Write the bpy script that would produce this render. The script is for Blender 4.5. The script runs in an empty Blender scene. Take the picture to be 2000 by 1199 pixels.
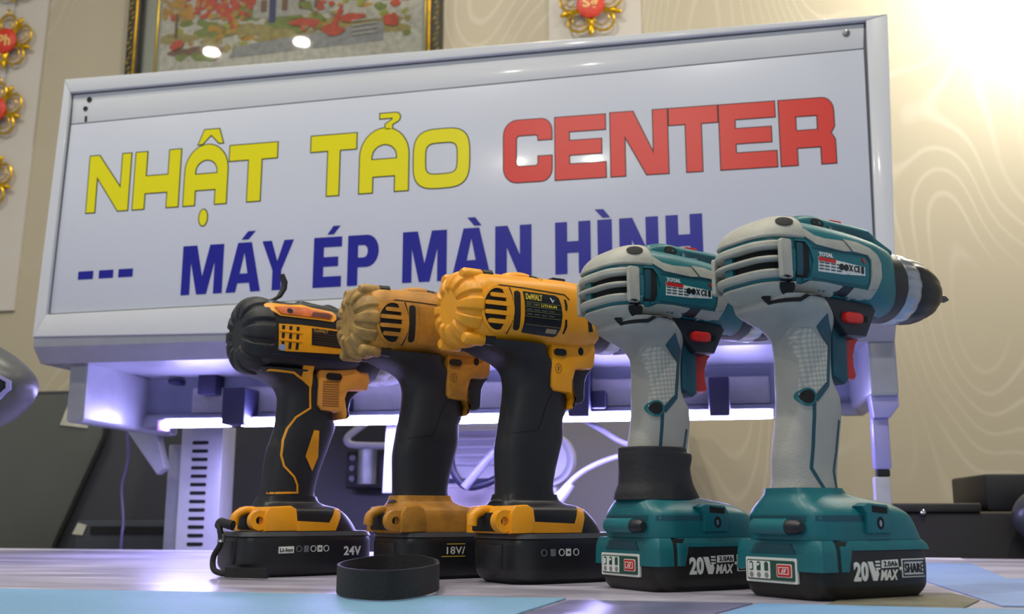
import bpy, bmesh, math, random
from mathutils import Vector, Matrix
from mathutils.bvhtree import BVHTree
random.seed(7)
S = bpy.context.scene
COL = S.collection
T = 0.75                      # height of the table top
pi = math.pi

# ------------------------------------------------------------------ camera
cd = bpy.data.cameras.new('camera'); cam = bpy.data.objects.new('camera', cd); COL.objects.link(cam)
cam.location = (0, 0, T + 0.0548)
cam.rotation_euler = (pi/2 + math.radians(11.19), 0, math.radians(10))
cd.sensor_width = 36; cd.lens = 36*2050/2000; cd.clip_start = .02
cd.dof.use_dof = True; cd.dof.focus_distance = .84; cd.dof.aperture_fstop = 11
S.camera = cam
# ------------------------------------------------------------------ world, lights, exposure
w = bpy.data.worlds.new('world'); S.world = w; w.use_nodes = True
bg = w.node_tree.nodes['Background']; bg.inputs[0].default_value = (.80, .88, 1, 1); bg.inputs[1].default_value = .50
S.view_settings.view_transform = 'Standard'; S.view_settings.look = 'None'
S.view_settings.gamma = 1; S.view_settings.use_curve_mapping = False
S.view_settings.exposure = -0.14
def area(name, loc, size, power, col, target=None, shape='DISK', spread=pi):
    l = bpy.data.lights.new(name, 'AREA'); l.shape = shape; l.size = size; l.energy = power; l.color = col; l.spread = spread
    o = bpy.data.objects.new(name, l); COL.objects.link(o); o.location = loc
    d = Vector(target if target else (loc[0], loc[1], 0)) - Vector(loc)
    o.rotation_euler = d.to_track_quat('-Z', 'Y').to_euler(); return o
CEIL = T + 2.05
LIGHTS = [(-2.02, .585), (-1.60, .61), (-.6, 1.45), (.75, 1.45), (-.61, -2.23), (.01, -2.35), (-.55, .30), (.40, .25)]  # last two are unseen downlights, added for top light on the drills
POW = [9, 10, 9, 9, 18, 18, 15, 15]
for i, (x, y) in enumerate(LIGHTS):
    area('ceiling_downlight_lamp', (x, y, CEIL - .03), .06, POW[i], (1, .94, .82))
# wall spotlight just outside the upper right corner of the view
area('wall_spot_lamp', (.90, 2.06, T + 1.36), .08, 15, (1, .97, .90), (.70, 2.3, T + 1.12))

# ------------------------------------------------------------------ materials
def lin(h):
    h = h.lstrip('#'); v = [int(h[i:i+2], 16)/255 for i in (0, 2, 4)]
    return tuple(c/12.92 if c <= .04045 else ((c+.055)/1.055)**2.4 for c in v) + (1,)
MATS = {}
def mat(name, col, rough=.5, metal=0, noise=0, scale=60, bump=0, bscale=400, emit=0, coat=0, spec=.5):
    if name in MATS: return MATS[name]
    m = bpy.data.materials.new(name); m.use_nodes = True; nt = m.node_tree; b = nt.nodes['Principled BSDF']
    c = lin(col) if isinstance(col, str) else col
    b.inputs['Base Color'].default_value = c; b.inputs['Roughness'].default_value = rough; b.inputs['Metallic'].default_value = metal
    b.inputs['Specular IOR Level'].default_value = spec
    if coat: b.inputs['Coat Weight'].default_value = coat; b.inputs['Coat Roughness'].default_value = .08
    if emit: b.inputs['Emission Color'].default_value = c; b.inputs['Emission Strength'].default_value = emit
    tc = nt.nodes.new('ShaderNodeTexCoord')
    if noise:
        n = nt.nodes.new('ShaderNodeTexNoise'); n.inputs['Scale'].default_value = scale; n.inputs['Detail'].default_value = 5
        nt.links.new(tc.outputs['Object'], n.inputs['Vector'])
        r = nt.nodes.new('ShaderNodeValToRGB'); r.color_ramp.elements[0].position = .35; r.color_ramp.elements[1].position = .65
        r.color_ramp.elements[0].color = tuple(x*(1-noise) for x in c[:3]) + (1,); r.color_ramp.elements[1].color = c
        nt.links.new(n.outputs['Fac'], r.inputs['Fac']); nt.links.new(r.outputs['Color'], b.inputs['Base Color'])
    if bump:
        n2 = nt.nodes.new('ShaderNodeTexNoise'); n2.inputs['Scale'].default_value = bscale; n2.inputs['Detail'].default_value = 3
        nt.links.new(tc.outputs['Object'], n2.inputs['Vector'])
        bp = nt.nodes.new('ShaderNodeBump'); bp.inputs['Strength'].default_value = bump; bp.inputs['Distance'].default_value = .001
        nt.links.new(n2.outputs['Fac'], bp.inputs['Height']); nt.links.new(bp.outputs['Normal'], b.inputs['Normal'])
    MATS[name] = m; return m
BLK = mat('black_rubber', '#1c1c20', .55, noise=.3, bump=.25)
BPL = mat('black_plastic', '#17171a', .42, noise=.2, scale=30)
DRK = mat('dark_recess', '#0b0b0c', .8)
YEL = mat('yellow_plastic', '#f0a012', .42, noise=.12, scale=45, bump=.1)
TAN = mat('dirty_yellow_plastic', '#bf8426', .55, noise=.35, scale=70, bump=.2)
TANC = mat('grimy_tan_plastic', '#b08a48', .6, noise=.4, scale=90, bump=.3)
ORA = mat('orange_plastic', '#d8621a', .4, noise=.4, scale=80)
TEA = mat('teal_plastic', '#0c666e', .42, noise=.15, scale=40, bump=.12)
TED = mat('dark_teal_plastic', '#0a4654', .45, noise=.2, scale=40)
GRY = mat('light_grey_rubber', '#aaa99e', .6, noise=.16, scale=55, bump=.2)
GRP = mat('pale_grey_rubber', '#9f9e97', .6, noise=.1, scale=40, bump=.4, bscale=900)
RED = mat('red_plastic', '#c61c16', .38)
SIL = mat('brushed_silver', '#a8adb3', .3, metal=.85, noise=.2, scale=50)
CHK = mat('black_metal_chuck', '#1e1e20', .36, metal=.3, noise=.2)
STL = mat('steel', '#7d8083', .3, metal=1)
WHT = mat('white_print', '#d8dad6', .5)
YPR = mat('yellow_print', '#d8c040', .5)
GRN = mat('dark_green_print', '#1c4a3a', .5)
LBL = mat('dark_label_film', '#15181c', .35, noise=.2, scale=60)

# ------------------------------------------------------------------ mesh helpers
def finish(o, smooth=38):
    me = o.data
    if not smooth: me.polygons.foreach_set('use_smooth', [False]*len(me.polygons))
    if smooth:
        me.polygons.foreach_set('use_smooth', [True]*len(me.polygons)); me.set_sharp_from_angle(angle=math.radians(smooth))
    return o
def link(name, bm, m, parent=None, smooth=38, recalc=True):
    me = bpy.data.meshes.new(name)
    if recalc: bmesh.ops.recalc_face_normals(bm, faces=bm.faces)
    bm.to_mesh(me); bm.free()
    for mm in (m if isinstance(m, (list, tuple)) else [m]): me.materials.append(mm)
    o = bpy.data.objects.new(name, me); COL.objects.link(o)
    if parent is not None: o.parent = parent
    return finish(o, smooth)
def thing(name, label, cat, loc=(0, 0, 0), rz=0, group=None):
    o = bpy.data.objects.new(name, None); COL.objects.link(o); o.location = loc; o.rotation_euler = (0, 0, rz)
    o.empty_display_size = .05; o['label'] = label; o['category'] = cat
    if group: o['group'] = group
    return o
def tag(o, label, cat, group=None, kind=None):
    o['label'] = label; o['category'] = cat
    if group: o['group'] = group
    if kind: o['kind'] = kind
    return o
def struct(o): o['kind'] = 'structure'; return o
def box(bm, x0, x1, y0, y1, z0, z1, bev=0, mi=0):
    r = bmesh.ops.create_cube(bm, size=1); vs = r['verts']
    for v in vs: v.co = Vector(((x0+x1)/2 + v.co.x*(x1-x0), (y0+y1)/2 + v.co.y*(y1-y0), (z0+z1)/2 + v.co.z*(z1-z0)))
    es = list({e for v in vs for e in v.link_edges}); fs = list({f for v in vs for f in v.link_faces})
    for f in fs: f.material_index = mi
    if bev: bmesh.ops.bevel(bm, geom=es, offset=bev, segments=2, affect='EDGES', profile=.5)
    return bm
def B(*a, **k): bm = bmesh.new(); return box(bm, *a, **k)
def prism(poly, a0, a1, axis='y', bev=0, bm=None, segs=2):
    """polygon (u,v) extruded: axis y -> (x,z); axis x -> (y,z); axis z -> (x,y)"""
    bm = bm or bmesh.new()
    P = {'y': lambda u, v, a: (u, a, v), 'x': lambda u, v, a: (a, u, v), 'z': lambda u, v, a: (u, v, a)}[axis]
    A = [bm.verts.new(P(u, v, a0)) for u, v in poly]; C = [bm.verts.new(P(u, v, a1)) for u, v in poly]
    n = len(poly); fs = [bm.faces.new(A), bm.faces.new(C)]
    for i in range(n): fs.append(bm.faces.new([A[i], A[(i+1) % n], C[(i+1) % n], C[i]]))
    if bev:
        bmesh.ops.recalc_face_normals(bm, faces=fs)
        es = [e for f in fs[:2] for e in f.edges]
        bmesh.ops.bevel(bm, geom=es, offset=bev, segments=segs, affect='EDGES', profile=.5)
    return bm
def interp(st, n):
    """smooth resampling of stations (first entry is the parameter)"""
    st = sorted(st); out = []
    t0, t1 = st[0][0], st[-1][0]
    ts = sorted(set([s[0] for s in st] + [t0 + (t1-t0)*i/n for i in range(n+1)]))
    for t in ts:
        k = max(i for i in range(len(st)-1) if st[i][0] <= t + 1e-12) if t < t1 else len(st)-2
        a, b = st[k], st[k+1]; f = (t-a[0])/(b[0]-a[0]); row = [t]
        for j in range(1, len(a)):
            d = (b[j]-a[j])/(b[0]-a[0])
            da = d if k == 0 else (lambda e: 0 if e*d <= 0 else 2*e*d/(e+d))((a[j]-st[k-1][j])/(a[0]-st[k-1][0]))
            db = d if k == len(st)-2 else (lambda e: 0 if e*d <= 0 else 2*e*d/(e+d))((st[k+2][j]-b[j])/(st[k+2][0]-b[0]))
            h = b[0]-a[0]; f2, f3 = f*f, f*f*f
            row.append((2*f3-3*f2+1)*a[j] + (f3-2*f2+f)*h*da + (-2*f3+3*f2)*b[j] + (f3-f2)*h*db)
        if not out or t - out[-1][0] > 1e-7: out.append(row)
    return out
def rings(bm, R):
    V = [[bm.verts.new(p) for p in r] for r in R]; n = len(R[0])
    for a, b in zip(V, V[1:]):
        for i in range(n): bm.faces.new([a[i], a[(i+1) % n], b[(i+1) % n], b[i]])
    bm.faces.new(V[0]); bm.faces.new(V[-1]); return bm
def sq(t, e): return math.copysign(abs(t)**(2/e), t)
def loftz(st, e=3.2, n=44, steps=18):
    """stations (z, x0, x1, halfwidth[, exponent])"""
    R = []
    st = [tuple(s) + ((e,) if len(s) == 4 else ()) for s in st]
    for z, x0, x1, hw, ex in interp(st, steps):
        cx, hx = (x0+x1)/2, (x1-x0)/2
        R.append([(cx + hx*sq(math.cos(a), ex), hw*sq(math.sin(a), ex), z) for a in [2*pi*i/n for i in range(n)]])
    return rings(bmesh.new(), R)
def loftx(st, e=3.4, n=52, steps=24):
    """stations (x, z0, z1, halfwidth[, exponent])"""
    R = []
    st = [tuple(s) + ((e,) if len(s) == 4 else ()) for s in st]
    for x, z0, z1, hw, ex in interp(st, steps):
        cz, hz = (z0+z1)/2, (z1-z0)/2
        R.append([(x, hw*sq(math.cos(a), ex), cz + hz*sq(math.sin(a), ex)) for a in [2*pi*i/n for i in range(n)]])
    return rings(bmesh.new(), R)
def lathex(prof, cz, n=48, lobes=0, amp=0, bm=None, cy=0, ry=1, rz=1):
    """profile (x, r) turned about the x axis at height cz; lobes raise smooth pads round the rim"""
    bm = bm or bmesh.new(); R = []
    for x, r in prof:
        q = []
        for i in range(n):
            a = 2*pi*i/n; k = 1
            if lobes: k = 1 + amp*max(-1, min(1, 1.8*math.cos(lobes*a) + .5))
            q.append((x, cy + ry*r*k*math.cos(a), cz + rz*r*k*math.sin(a)))
        R.append(q)
    return rings(bm, R)
def sbox(t, a, b, e):
    """smooth 0..1 plateau between a and b with edges of width e"""
    f = lambda u: max(0, min(1, u))**2*(3-2*max(0, min(1, u)))
    return f((t-a)/e) * f((b-t)/e)
def padcap(prof, cz, pads, h, t0, t1, duty, n=240, m=46, rz=1, ph=0):
    """domed cap turned about x with raised rounded pads round its rim"""
    L = [0]
    for p, q in zip(prof, prof[1:]): L.append(L[-1] + math.hypot(q[0]-p[0], q[1]-p[1]))
    st = interp([(l/L[-1], p[0], p[1]) for l, p in zip(L, prof)], m); R = []
    for i, (t, x, r) in enumerate(st):
        a, b = st[max(i-1, 0)], st[min(i+1, len(st)-1)]; dx, dr = b[1]-a[1], b[2]-a[2]; k = math.hypot(dx, dr) or 1
        nx, nr = -dr/k, dx/k; ring = []
        for j in range(n):
            an = 2*pi*j/n; u = ((an*pads/(2*pi) + ph) % 1)
            d = h*sbox(t, t0, t1, .09)*sbox(u, (1-duty)/2, (1+duty)/2, .16); rr_ = r + nr*d
            ring.append((x + nx*d, rr_*math.cos(an), cz + rz*rr_*math.sin(an)))
        R.append(ring)
    return rings(bmesh.new(), R)
def tube(pts, r, n=10, bm=None, sub=6):
    bm = bm or bmesh.new(); P = []
    pts = [Vector(p) for p in pts]
    for i in range(len(pts)-1):
        p0, p1, p2, p3 = pts[max(i-1, 0)], pts[i], pts[i+1], pts[min(i+2, len(pts)-1)]
        for k in range(sub):
            t = k/sub
            P.append(.5*((2*p1) + (p2-p0)*t + (2*p0-5*p1+4*p2-p3)*t*t + (3*p1-p0-3*p2+p3)*t**3))
    P.append(pts[-1]); R = []
    ref = Vector((0, 0, 1))
    for i, p in enumerate(P):
        d = (P[min(i+1, len(P)-1)] - P[max(i-1, 0)]).normalized()
        if abs(d.dot(ref)) > .95: ref = Vector((1, 0, 0)) if abs(d.x) < .9 else Vector((0, 1, 0))
        a = d.cross(ref).normalized(); b = d.cross(a).normalized(); ref = -b if b.dot(ref) < 0 else b
        a = d.cross(ref).normalized(); b = ref
        R.append([tuple(p + r*(math.cos(q)*a + math.sin(q)*b)) for q in [2*pi*k/n for k in range(n)]])
    return rings(bm, R)
def bvh(*objs):
    vs, fs = [], []
    for o in objs:
        k = len(vs); vs += [v.co.copy() for v in o.data.vertices]; fs += [[k+i for i in p.vertices] for p in o.data.polygons]
    return BVHTree.FromPolygons(vs, fs)
SIDE = (Vector((0, -.3, 0)), Vector((1, 0, 0)), Vector((0, 1, 0)))
REAR = (Vector((-.3, 0, 0)), Vector((0, -1, 0)), Vector((1, 0, 0)))
_d = Vector((.64, .77, 0)); DIAG = (Vector((-.2, -.25, 0)), Vector((.77, -.64, 0)), _d)
TOPV = None
def drape(bm, tree, frame=SIDE, off=.0004, res=.006, sink=.0012):
    """bm holds flat faces with co=(u,v,0); wraps them as a thin solid skin on the surface in tree"""
    o, U, D = frame
    us = [v.co.x for v in bm.verts]; vs = [v.co.y for v in bm.verts]
    for ax, lo, hi in ((0, min(us), max(us)), (1, min(vs), max(vs))):
        k = 1
        while lo + k*res < hi:
            c = [0, 0, 0]; c[ax] = lo + k*res; nn = [0, 0, 0]; nn[ax] = 1
            bmesh.ops.bisect_plane(bm, geom=bm.verts[:]+bm.edges[:]+bm.faces[:], plane_co=c, plane_no=nn, dist=1e-7); k += 1
    bmesh.ops.triangulate(bm, faces=[f for f in bm.faces if len(f.verts) > 4])
    outer = {}
    for v in bm.verts:
        p = o + U*v.co.x + Vector((0, 0, v.co.y)); h = tree.ray_cast(p, D)
        q = h[0]
        if q is None:
            best = None
            for f in (.5, 1, 1.5, 2, 3, 4):
                for du, dv in ((f, 0), (-f, 0), (0, f), (0, -f), (f, f), (-f, f), (f, -f), (-f, -f)):
                    h = tree.ray_cast(p + U*du*.002 + Vector((0, 0, dv*.002)), D)
                    if h[0] is not None: best = h[0]; break
                if best is not None: break
            q = best if best is not None else p + D*.3
        outer[v] = q
    faces = list(bm.faces); bnd = [e for e in bm.edges if len(e.link_faces) == 1]
    inner = {v: bm.verts.new(outer[v] + D*sink) for v in list(outer)}
    for f in faces: bm.faces.new([inner[v] for v in reversed(f.verts)])
    for e in bnd:
        a, b = e.verts; bm.faces.new([a, b, inner[b], inner[a]])
    for v, q in outer.items(): v.co = q - D*off
    return bm
def flat(polys):
    bm = bmesh.new()
    for P in polys: bm.faces.new([bm.verts.new((u, v, 0)) for u, v in P])
    bmesh.ops.triangulate(bm, faces=bm.faces[:]); return bm
def decal(name, polys, m, parent, tree, frame=SIDE, off=.0004, res=.006, sink=.0012, smooth=30):
    if polys and not isinstance(polys[0][0], (tuple, list)): polys = [polys]
    return link(name, drape(flat(polys), tree, frame, off, res, sink), m, parent, smooth)
def strip(path, w):
    """a band of width w along path, as quads"""
    out = []; P = [Vector(p) for p in path]; N = []
    for i in range(len(P)):
        a = (P[i]-P[max(i-1, 0)]); b = (P[min(i+1, len(P)-1)]-P[i]); d = (a.normalized() + b.normalized()).normalized()
        c = max(.5, abs(d.dot((b if b.length else a).normalized()))); N.append(Vector((-d.y, d.x))*(w/2/c))
    for i in range(len(P)-1):
        out.append([tuple(P[i]+N[i]), tuple(P[i]-N[i]), tuple(P[i+1]-N[i+1]), tuple(P[i+1]+N[i+1])])
    return out
def ell(cx, cy, rx, ry, n=24, a0=0, a1=2*pi):
    full = abs(a1-a0-2*pi) < 1e-6
    return [(cx + rx*math.cos(a0+(a1-a0)*i/(n if full else n-1)), cy + ry*math.sin(a0+(a1-a0)*i/(n if full else n-1))) for i in range(n)]
def rrect(x0, x1, z0, z1, r, n=5):
    P = []
    for cx, cz, a in ((x1-r, z1-r, 0), (x0+r, z1-r, pi/2), (x0+r, z0+r, pi), (x1-r, z0+r, 1.5*pi)):
        P += [(cx + r*math.cos(a+pi/2*k/n), cz + r*math.sin(a+pi/2*k/n)) for k in range(n+1)]
    return P
def curve2mesh(cu):
    o = bpy.data.objects.new('tmp', cu); COL.objects.link(o); bpy.context.view_layer.update()
    dg = bpy.context.evaluated_depsgraph_get(); me = bpy.data.meshes.new_from_object(o.evaluated_get(dg))
    bm = bmesh.new(); bm.from_mesh(me); bpy.data.objects.remove(o); bpy.data.curves.remove(cu); bpy.data.meshes.remove(me)
    bmesh.ops.remove_doubles(bm, verts=bm.verts[:], dist=1e-6)
    bmesh.ops.triangulate(bm, faces=bm.faces[:]); return bm
def text_bm(s, w, h, u, v, bold=0, shear=0):
    """letters fitted to the box w x h whose lower left corner is (u, v)"""
    cu = bpy.data.curves.new('t', 'FONT'); cu.body = s; cu.size = 1; cu.offset = bold; cu.shear = shear; cu.resolution_u = 3
    cu.space_character = 1.05; bm = curve2mesh(cu)
    xs = [q.co.x for q in bm.verts]; ys = [q.co.y for q in bm.verts]
    for q in bm.verts:
        q.co = Vector((u + (q.co.x-min(xs))/(max(xs)-min(xs))*w, v + (q.co.y-min(ys))/(max(ys)-min(ys))*h, 0))
    return bm
def text(name, s, w, h, u, v, m, parent, tree, frame=SIDE, off=.0006, bold=.02, shear=0):
    return link(name, drape(text_bm(s, w, h, u, v, bold, shear), tree, frame, off, .008, .0008), m, parent, 0)
def glyphs(contours, off=0, shift=0):
    """closed outlines (with holes) filled as one flat mesh; off grows them"""
    cu = bpy.data.curves.new('g', 'CURVE'); cu.dimensions = '2D'; cu.fill_mode = 'BOTH'; cu.offset = off
    for P in contours:
        sp = cu.splines.new('POLY'); sp.points.add(len(P)-1); sp.use_cyclic_u = True
        for q, (u, v) in zip(sp.points, P): q.co = (u, v, 0, 1)
    return curve2mesh(cu)
def onplane(bm, Y, zoff=0, thick=.0006):
    """flat (u,v) mesh -> standing at depth Y facing -Y with a little thickness"""
    faces = list(bm.faces); bnd = [e for e in bm.edges if len(e.link_faces) == 1]; vs = list(bm.verts)
    back = {v: bm.verts.new((v.co.x, Y + thick, v.co.y + zoff)) for v in vs}
    for f in faces: bm.faces.new([back[v] for v in reversed(f.verts)])
    for e in bnd: a, b = e.verts; bm.faces.new([a, b, back[b], back[a]])
    for v in vs: v.co = Vector((v.co.x, Y, v.co.y + zoff))
    return bm

# ------------------------------------------------------------------ the setting
def wall_mat():
    m = bpy.data.materials.new('cream_wallpaper'); m.use_nodes = True; nt = m.node_tree; N = nt.nodes; L = nt.links
    b = N['Principled BSDF']; b.inputs['Roughness'].default_value = .55
    tc = N.new('ShaderNodeTexCoord'); mp = N.new('ShaderNodeMapping'); mp.inputs['Scale'].default_value = (2.6, 1, 1.25)
    L.new(tc.outputs['Object'], mp.inputs['Vector'])
    n = N.new('ShaderNodeTexNoise'); n.inputs['Scale'].default_value = 1.15; n.inputs['Detail'].default_value = .6
    L.new(mp.outputs['Vector'], n.inputs['Vector'])
    mu = N.new('ShaderNodeMath'); mu.operation = 'MULTIPLY'; mu.inputs[1].default_value = 60; L.new(n.outputs['Fac'], mu.inputs[0])
    pp = N.new('ShaderNodeMath'); pp.operation = 'PINGPONG'; pp.inputs[1].default_value = 1; L.new(mu.outputs[0], pp.inputs[0])
    r = N.new('ShaderNodeValToRGB'); r.color_ramp.elements[0].position = .0; r.color_ramp.elements[1].position = .32
    r.color_ramp.elements[0].color = (1, 1, 1, 1); r.color_ramp.elements[1].color = (0, 0, 0, 1); L.new(pp.outputs[0], r.inputs['Fac'])
    n2 = N.new('ShaderNodeTexNoise'); n2.inputs['Scale'].default_value = 2.2; n2.inputs['Detail'].default_value = 1; L.new(tc.outputs['Object'], n2.inputs['Vector'])
    r2 = N.new('ShaderNodeValToRGB'); r2.color_ramp.elements[0].position = .42; r2.color_ramp.elements[1].position = .56; L.new(n2.outputs['Fac'], r2.inputs['Fac'])
    mm = N.new('ShaderNodeMath'); mm.operation = 'MULTIPLY'; L.new(r.outputs['Color'], mm.inputs[0]); L.new(r2.outputs['Color'], mm.inputs[1])
    mix = N.new('ShaderNodeMix'); mix.data_type = 'RGBA'; mix.inputs['A'].default_value = lin('#b3a88e'); mix.inputs['B'].default_value = lin('#c1b7a0')
    L.new(mm.outputs[0], mix.inputs['Factor']); L.new(mix.outputs['Result'], b.inputs['Base Color'])
    return m
def plain(name, bm, m): return struct(link(name, bm, m, None, 0))
plain('floor', B(-3.5, 3.0, -2.5, 2.4, -.05, 0), mat('grey_floor', '#6d6862', .5, noise=.2, scale=8))
plain('wall_back', B(-3.5, 3.0, 2.3, 2.42, 0, CEIL), wall_mat())
plain('ceiling', B(-3.5, 3.0, -2.5, 2.42, CEIL, CEIL + .05), mat('white_ceiling', '#d8d6d0', .8, noise=.05, scale=4))

# ceiling lights
for i, (x, y) in enumerate(LIGHTS):
    t = thing('ceiling_light', 'small round recessed ceiling downlight', 'ceiling light', (x, y, CEIL - .02), 0, 'ceiling downlights')
    bm = bmesh.new(); bmesh.ops.create_cone(bm, cap_ends=True, segments=32, radius1=.045, radius2=.045, depth=.03); bmesh.ops.translate(bm, verts=bm.verts, vec=(0, 0, .015))
    link('trim_ring', bm, mat('white_trim', '#d8d8d4', .4), t)
    bm = bmesh.new(); bmesh.ops.create_cone(bm, cap_ends=True, segments=32, radius1=.030, radius2=.030, depth=.006); bmesh.ops.translate(bm, verts=bm.verts, vec=(0, 0, -.001))
    link('diffuser', bm, mat('lamp_glow', '#fff4e0', .5, emit=22), t)

# table
def table_mat():
    m = bpy.data.materials.new('glossy_printed_top'); m.use_nodes = True; nt = m.node_tree; N = nt.nodes; L = nt.links
    b = N['Principled BSDF']; b.inputs['Roughness'].default_value = .3
    tc = N.new('ShaderNodeTexCoord'); mp = N.new('ShaderNodeMapping'); mp.inputs['Scale'].default_value = (2.2, 9, 1); L.new(tc.outputs['Object'], mp.inputs['Vector'])
    n = N.new('ShaderNodeTexNoise'); n.inputs['Scale'].default_value = 3; n.inputs['Detail'].default_value = 6; n.inputs['Roughness'].default_value = .6; L.new(mp.outputs['Vector'], n.inputs['Vector'])
    r = N.new('ShaderNodeValToRGB'); e = r.color_ramp.elements
    e[0].position = .3; e[0].color = lin('#85838f'); e[1].position = .72; e[1].color = lin('#cfccdc')
    q = e.new(.5); q.color = lin('#a5a2b2')
    L.new(n.outputs['Fac'], r.inputs['Fac']); L.new(r.outputs['Color'], b.inputs['Base Color'])
    n2 = N.new('ShaderNodeTexNoise'); n2.inputs['Scale'].default_value = 30; L.new(mp.outputs['Vector'], n2.inputs['Vector'])
    bp = N.new('ShaderNodeBump'); bp.inputs['Strength'].default_value = .12; bp.inputs['Distance'].default_value = .002; L.new(n2.outputs['Fac'], bp.inputs['Height']); L.new(bp.outputs['Normal'], b.inputs['Normal'])
    return m
tb = thing('work_table', 'long work table with a glossy pale printed top under the power drills', 'table', (0, 0, 0))
top = [(-1.9, .1), (1.1, .1), (1.1, 1.405), (.33, 1.455), (-1.9, 1.67)]
link('tabletop', prism(top, T-.035, T, 'z', bev=.002), table_mat(), tb)
link('edge_light_spill', prism([(-1.89, 1.622), (.32, 1.412), (.322, 1.446), (-1.89, 1.660)], T-.0005, T+.0009, 'z'), mat('white_light_spill', '#e4e2ea', .4), tb)  # pale strip stands in for light spilling along the table's back edge
for x, y in ((-1.75, .2), (1.0, .2), (-1.75, 1.5), (1.0, 1.3)):
    link('leg', B(x-.03, x+.03, y-.03, y+.03, 0, T-.035, bev=.003), mat('grey_table_leg', '#77777a', .4, metal=.4, noise=.1), tb)
def mesh_mat(name, c1, c2, sc=420):
    m = bpy.data.materials.new(name); m.use_nodes = True; nt = m.node_tree; N = nt.nodes; L = nt.links
    b = N['Principled BSDF']; b.inputs['Roughness'].default_value = .55
    tc = N.new('ShaderNodeTexCoord'); v = N.new('ShaderNodeTexVoronoi'); v.inputs['Scale'].default_value = sc; v.inputs['Randomness'].default_value = .12
    L.new(tc.outputs['Object'], v.inputs['Vector'])
    r = N.new('ShaderNodeValToRGB'); r.color_ramp.elements[0].position = .25; r.color_ramp.elements[1].position = .6
    r.color_ramp.elements[0].color = lin(c1); r.color_ramp.elements[1].color = lin(c2); L.new(v.outputs['Distance'], r.inputs['Fac'])
    n = N.new('ShaderNodeTexNoise'); n.inputs['Scale'].default_value = 9; n.inputs['Detail'].default_value = 4; L.new(tc.outputs['Object'], n.inputs['Vector'])
    mx = N.new('ShaderNodeMix'); mx.data_type = 'RGBA'; mx.blend_type = 'MULTIPLY'; mx.inputs['Factor'].default_value = .35
    L.new(r.outputs['Color'], mx.inputs['A']); L.new(n.outputs['Fac'], mx.inputs['B']); L.new(mx.outputs['Result'], b.inputs['Base Color'])
    return m
def sheet(name, poly, h, m, label, cat):
    o = link(name, prism(poly, T + .0002, T + h, 'z'), m, None, 0); tag(o, label, cat); return o
sheet('mesh_mat', [(-1.2, .12), (-.13, .12), (-.101, .604), (-.089, .708), (-.3, .718), (-.56, .728), (-1.2, .75)], .0012, mesh_mat('light_blue_mesh', '#a3c8e0', '#6f9fc0'),
      'light blue mesh-textured mat in the left foreground of the table', 'mat')
sheet('film_sheet', [(-.098, .12), (.004, .12), (.006, .62), (.03, .694), (-.085, .7), (-.098, .604)], .0008, mat('violet_grey_film', '#77779a', .3, noise=.35, scale=25),
      'violet-grey glossy film sheet between the two blue mats in the foreground', 'sheet')
sheet('cutting_mat', [(.008, .12), (.62, .12), (.62, .66), (.14, .676), (.034, .692), (.01, .62)], .001, mesh_mat('sky_blue_mesh', '#98c0e6', '#6f9fd0', 600),
      'sky blue mat in the right foreground, in front of the rightmost drill', 'mat')
sheet('paper_sheet', [(.178, .70), (.6, .70), (.6, 1.0), (.26, 1.0), (.30, 1.30), (.19, 1.30)], .0008, mat('pale_blue_paper', '#7d9fd6', .35, noise=.2, scale=12),
      'pale blue glossy sheet on the table behind the rightmost drill battery', 'sheet')
sheet('wood_offcut', [(.07, .680), (.150, .677), (.176, .745), (.172, .81), (.11, .80)], .0008, mat('weathered_wood', '#6d6a58', .6, noise=.4, scale=40),
      'thin grey-brown wood veneer piece under the rightmost drill battery', 'veneer')

# ------------------------------------------------------------------ the press machine with its sign
MW = mat('white_painted_steel', '#cfd1d4', .3, noise=.03, scale=6, coat=.3)
MG = mat('pale_grey_steel', '#9a9ca6', .38, metal=.25, noise=.2, scale=14)
MD = mat('dark_grey_steel', '#35363c', .5, metal=.2, noise=.2)
mc = thing('screen_press_machine', 'white screen press machine with a large lettered sign panel behind the drills', 'machine', (0, 0, 0))
C1, C2, C3, C4 = (-.906, T+.297), (.240, T+.283), (.256, T+.679), (-.891, T+.677)
link('casing', prism([C1, C2, C3, C4], 1.312, 1.62, 'y', bev=.004), MW, mc)
P1, P2, P3, P4 = (-.888, T+.328), (.2215, T+.346), (.229, T+.684-.011), (-.881, T+.656)
def quad_bar(name, A, Bq, Cq, Dq, y0, y1, m, par, bev=.0015): return link(name, prism([A, Bq, Cq, Dq], y0, y1, 'y', bev=bev), m, par)
quad_bar('frame_bar', C1, C2, P2, P1, 1.300, 1.316, MW, mc); quad_bar('frame_bar', P4, P3, C3, C4, 1.300, 1.316, MW, mc)
quad_bar('frame_bar', C1, P1, P4, C4, 1.3005, 1.316, MW, mc); quad_bar('frame_bar', P2, C2, C3, P3, 1.3005, 1.316, MW, mc)
GAP = mat('panel_joint', '#55575c', .7)
link('joint', prism([P1, P2, P3, P4], 1.3075, 1.314, 'y'), GAP, mc)
q = .0022
PM1, PM2 = (-.8805, T+.609), (.2265, T+.637)
sign = link('sign_panel', prism([(P1[0]+q, P1[1]+q), (P2[0]-q, P2[1]+q), (PM2[0]-q, PM2[1]-.0008), (PM1[0]+q, PM1[1]-.0008)], 1.3062, 1.3125, 'y', bev=.0004),
            mat('white_sign_panel', '#c9cdd8', .22, noise=.02, scale=5, coat=.4), mc)
link('header_strip', prism([(PM1[0]+q, PM1[1]+.0008), (PM2[0]-q, PM2[1]+.0008), (P3[0]-q, P3[1]-q), (P4[0]+q, P4[1]-q)], 1.3066, 1.3125, 'y', bev=.0004), MW, mc)
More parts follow.
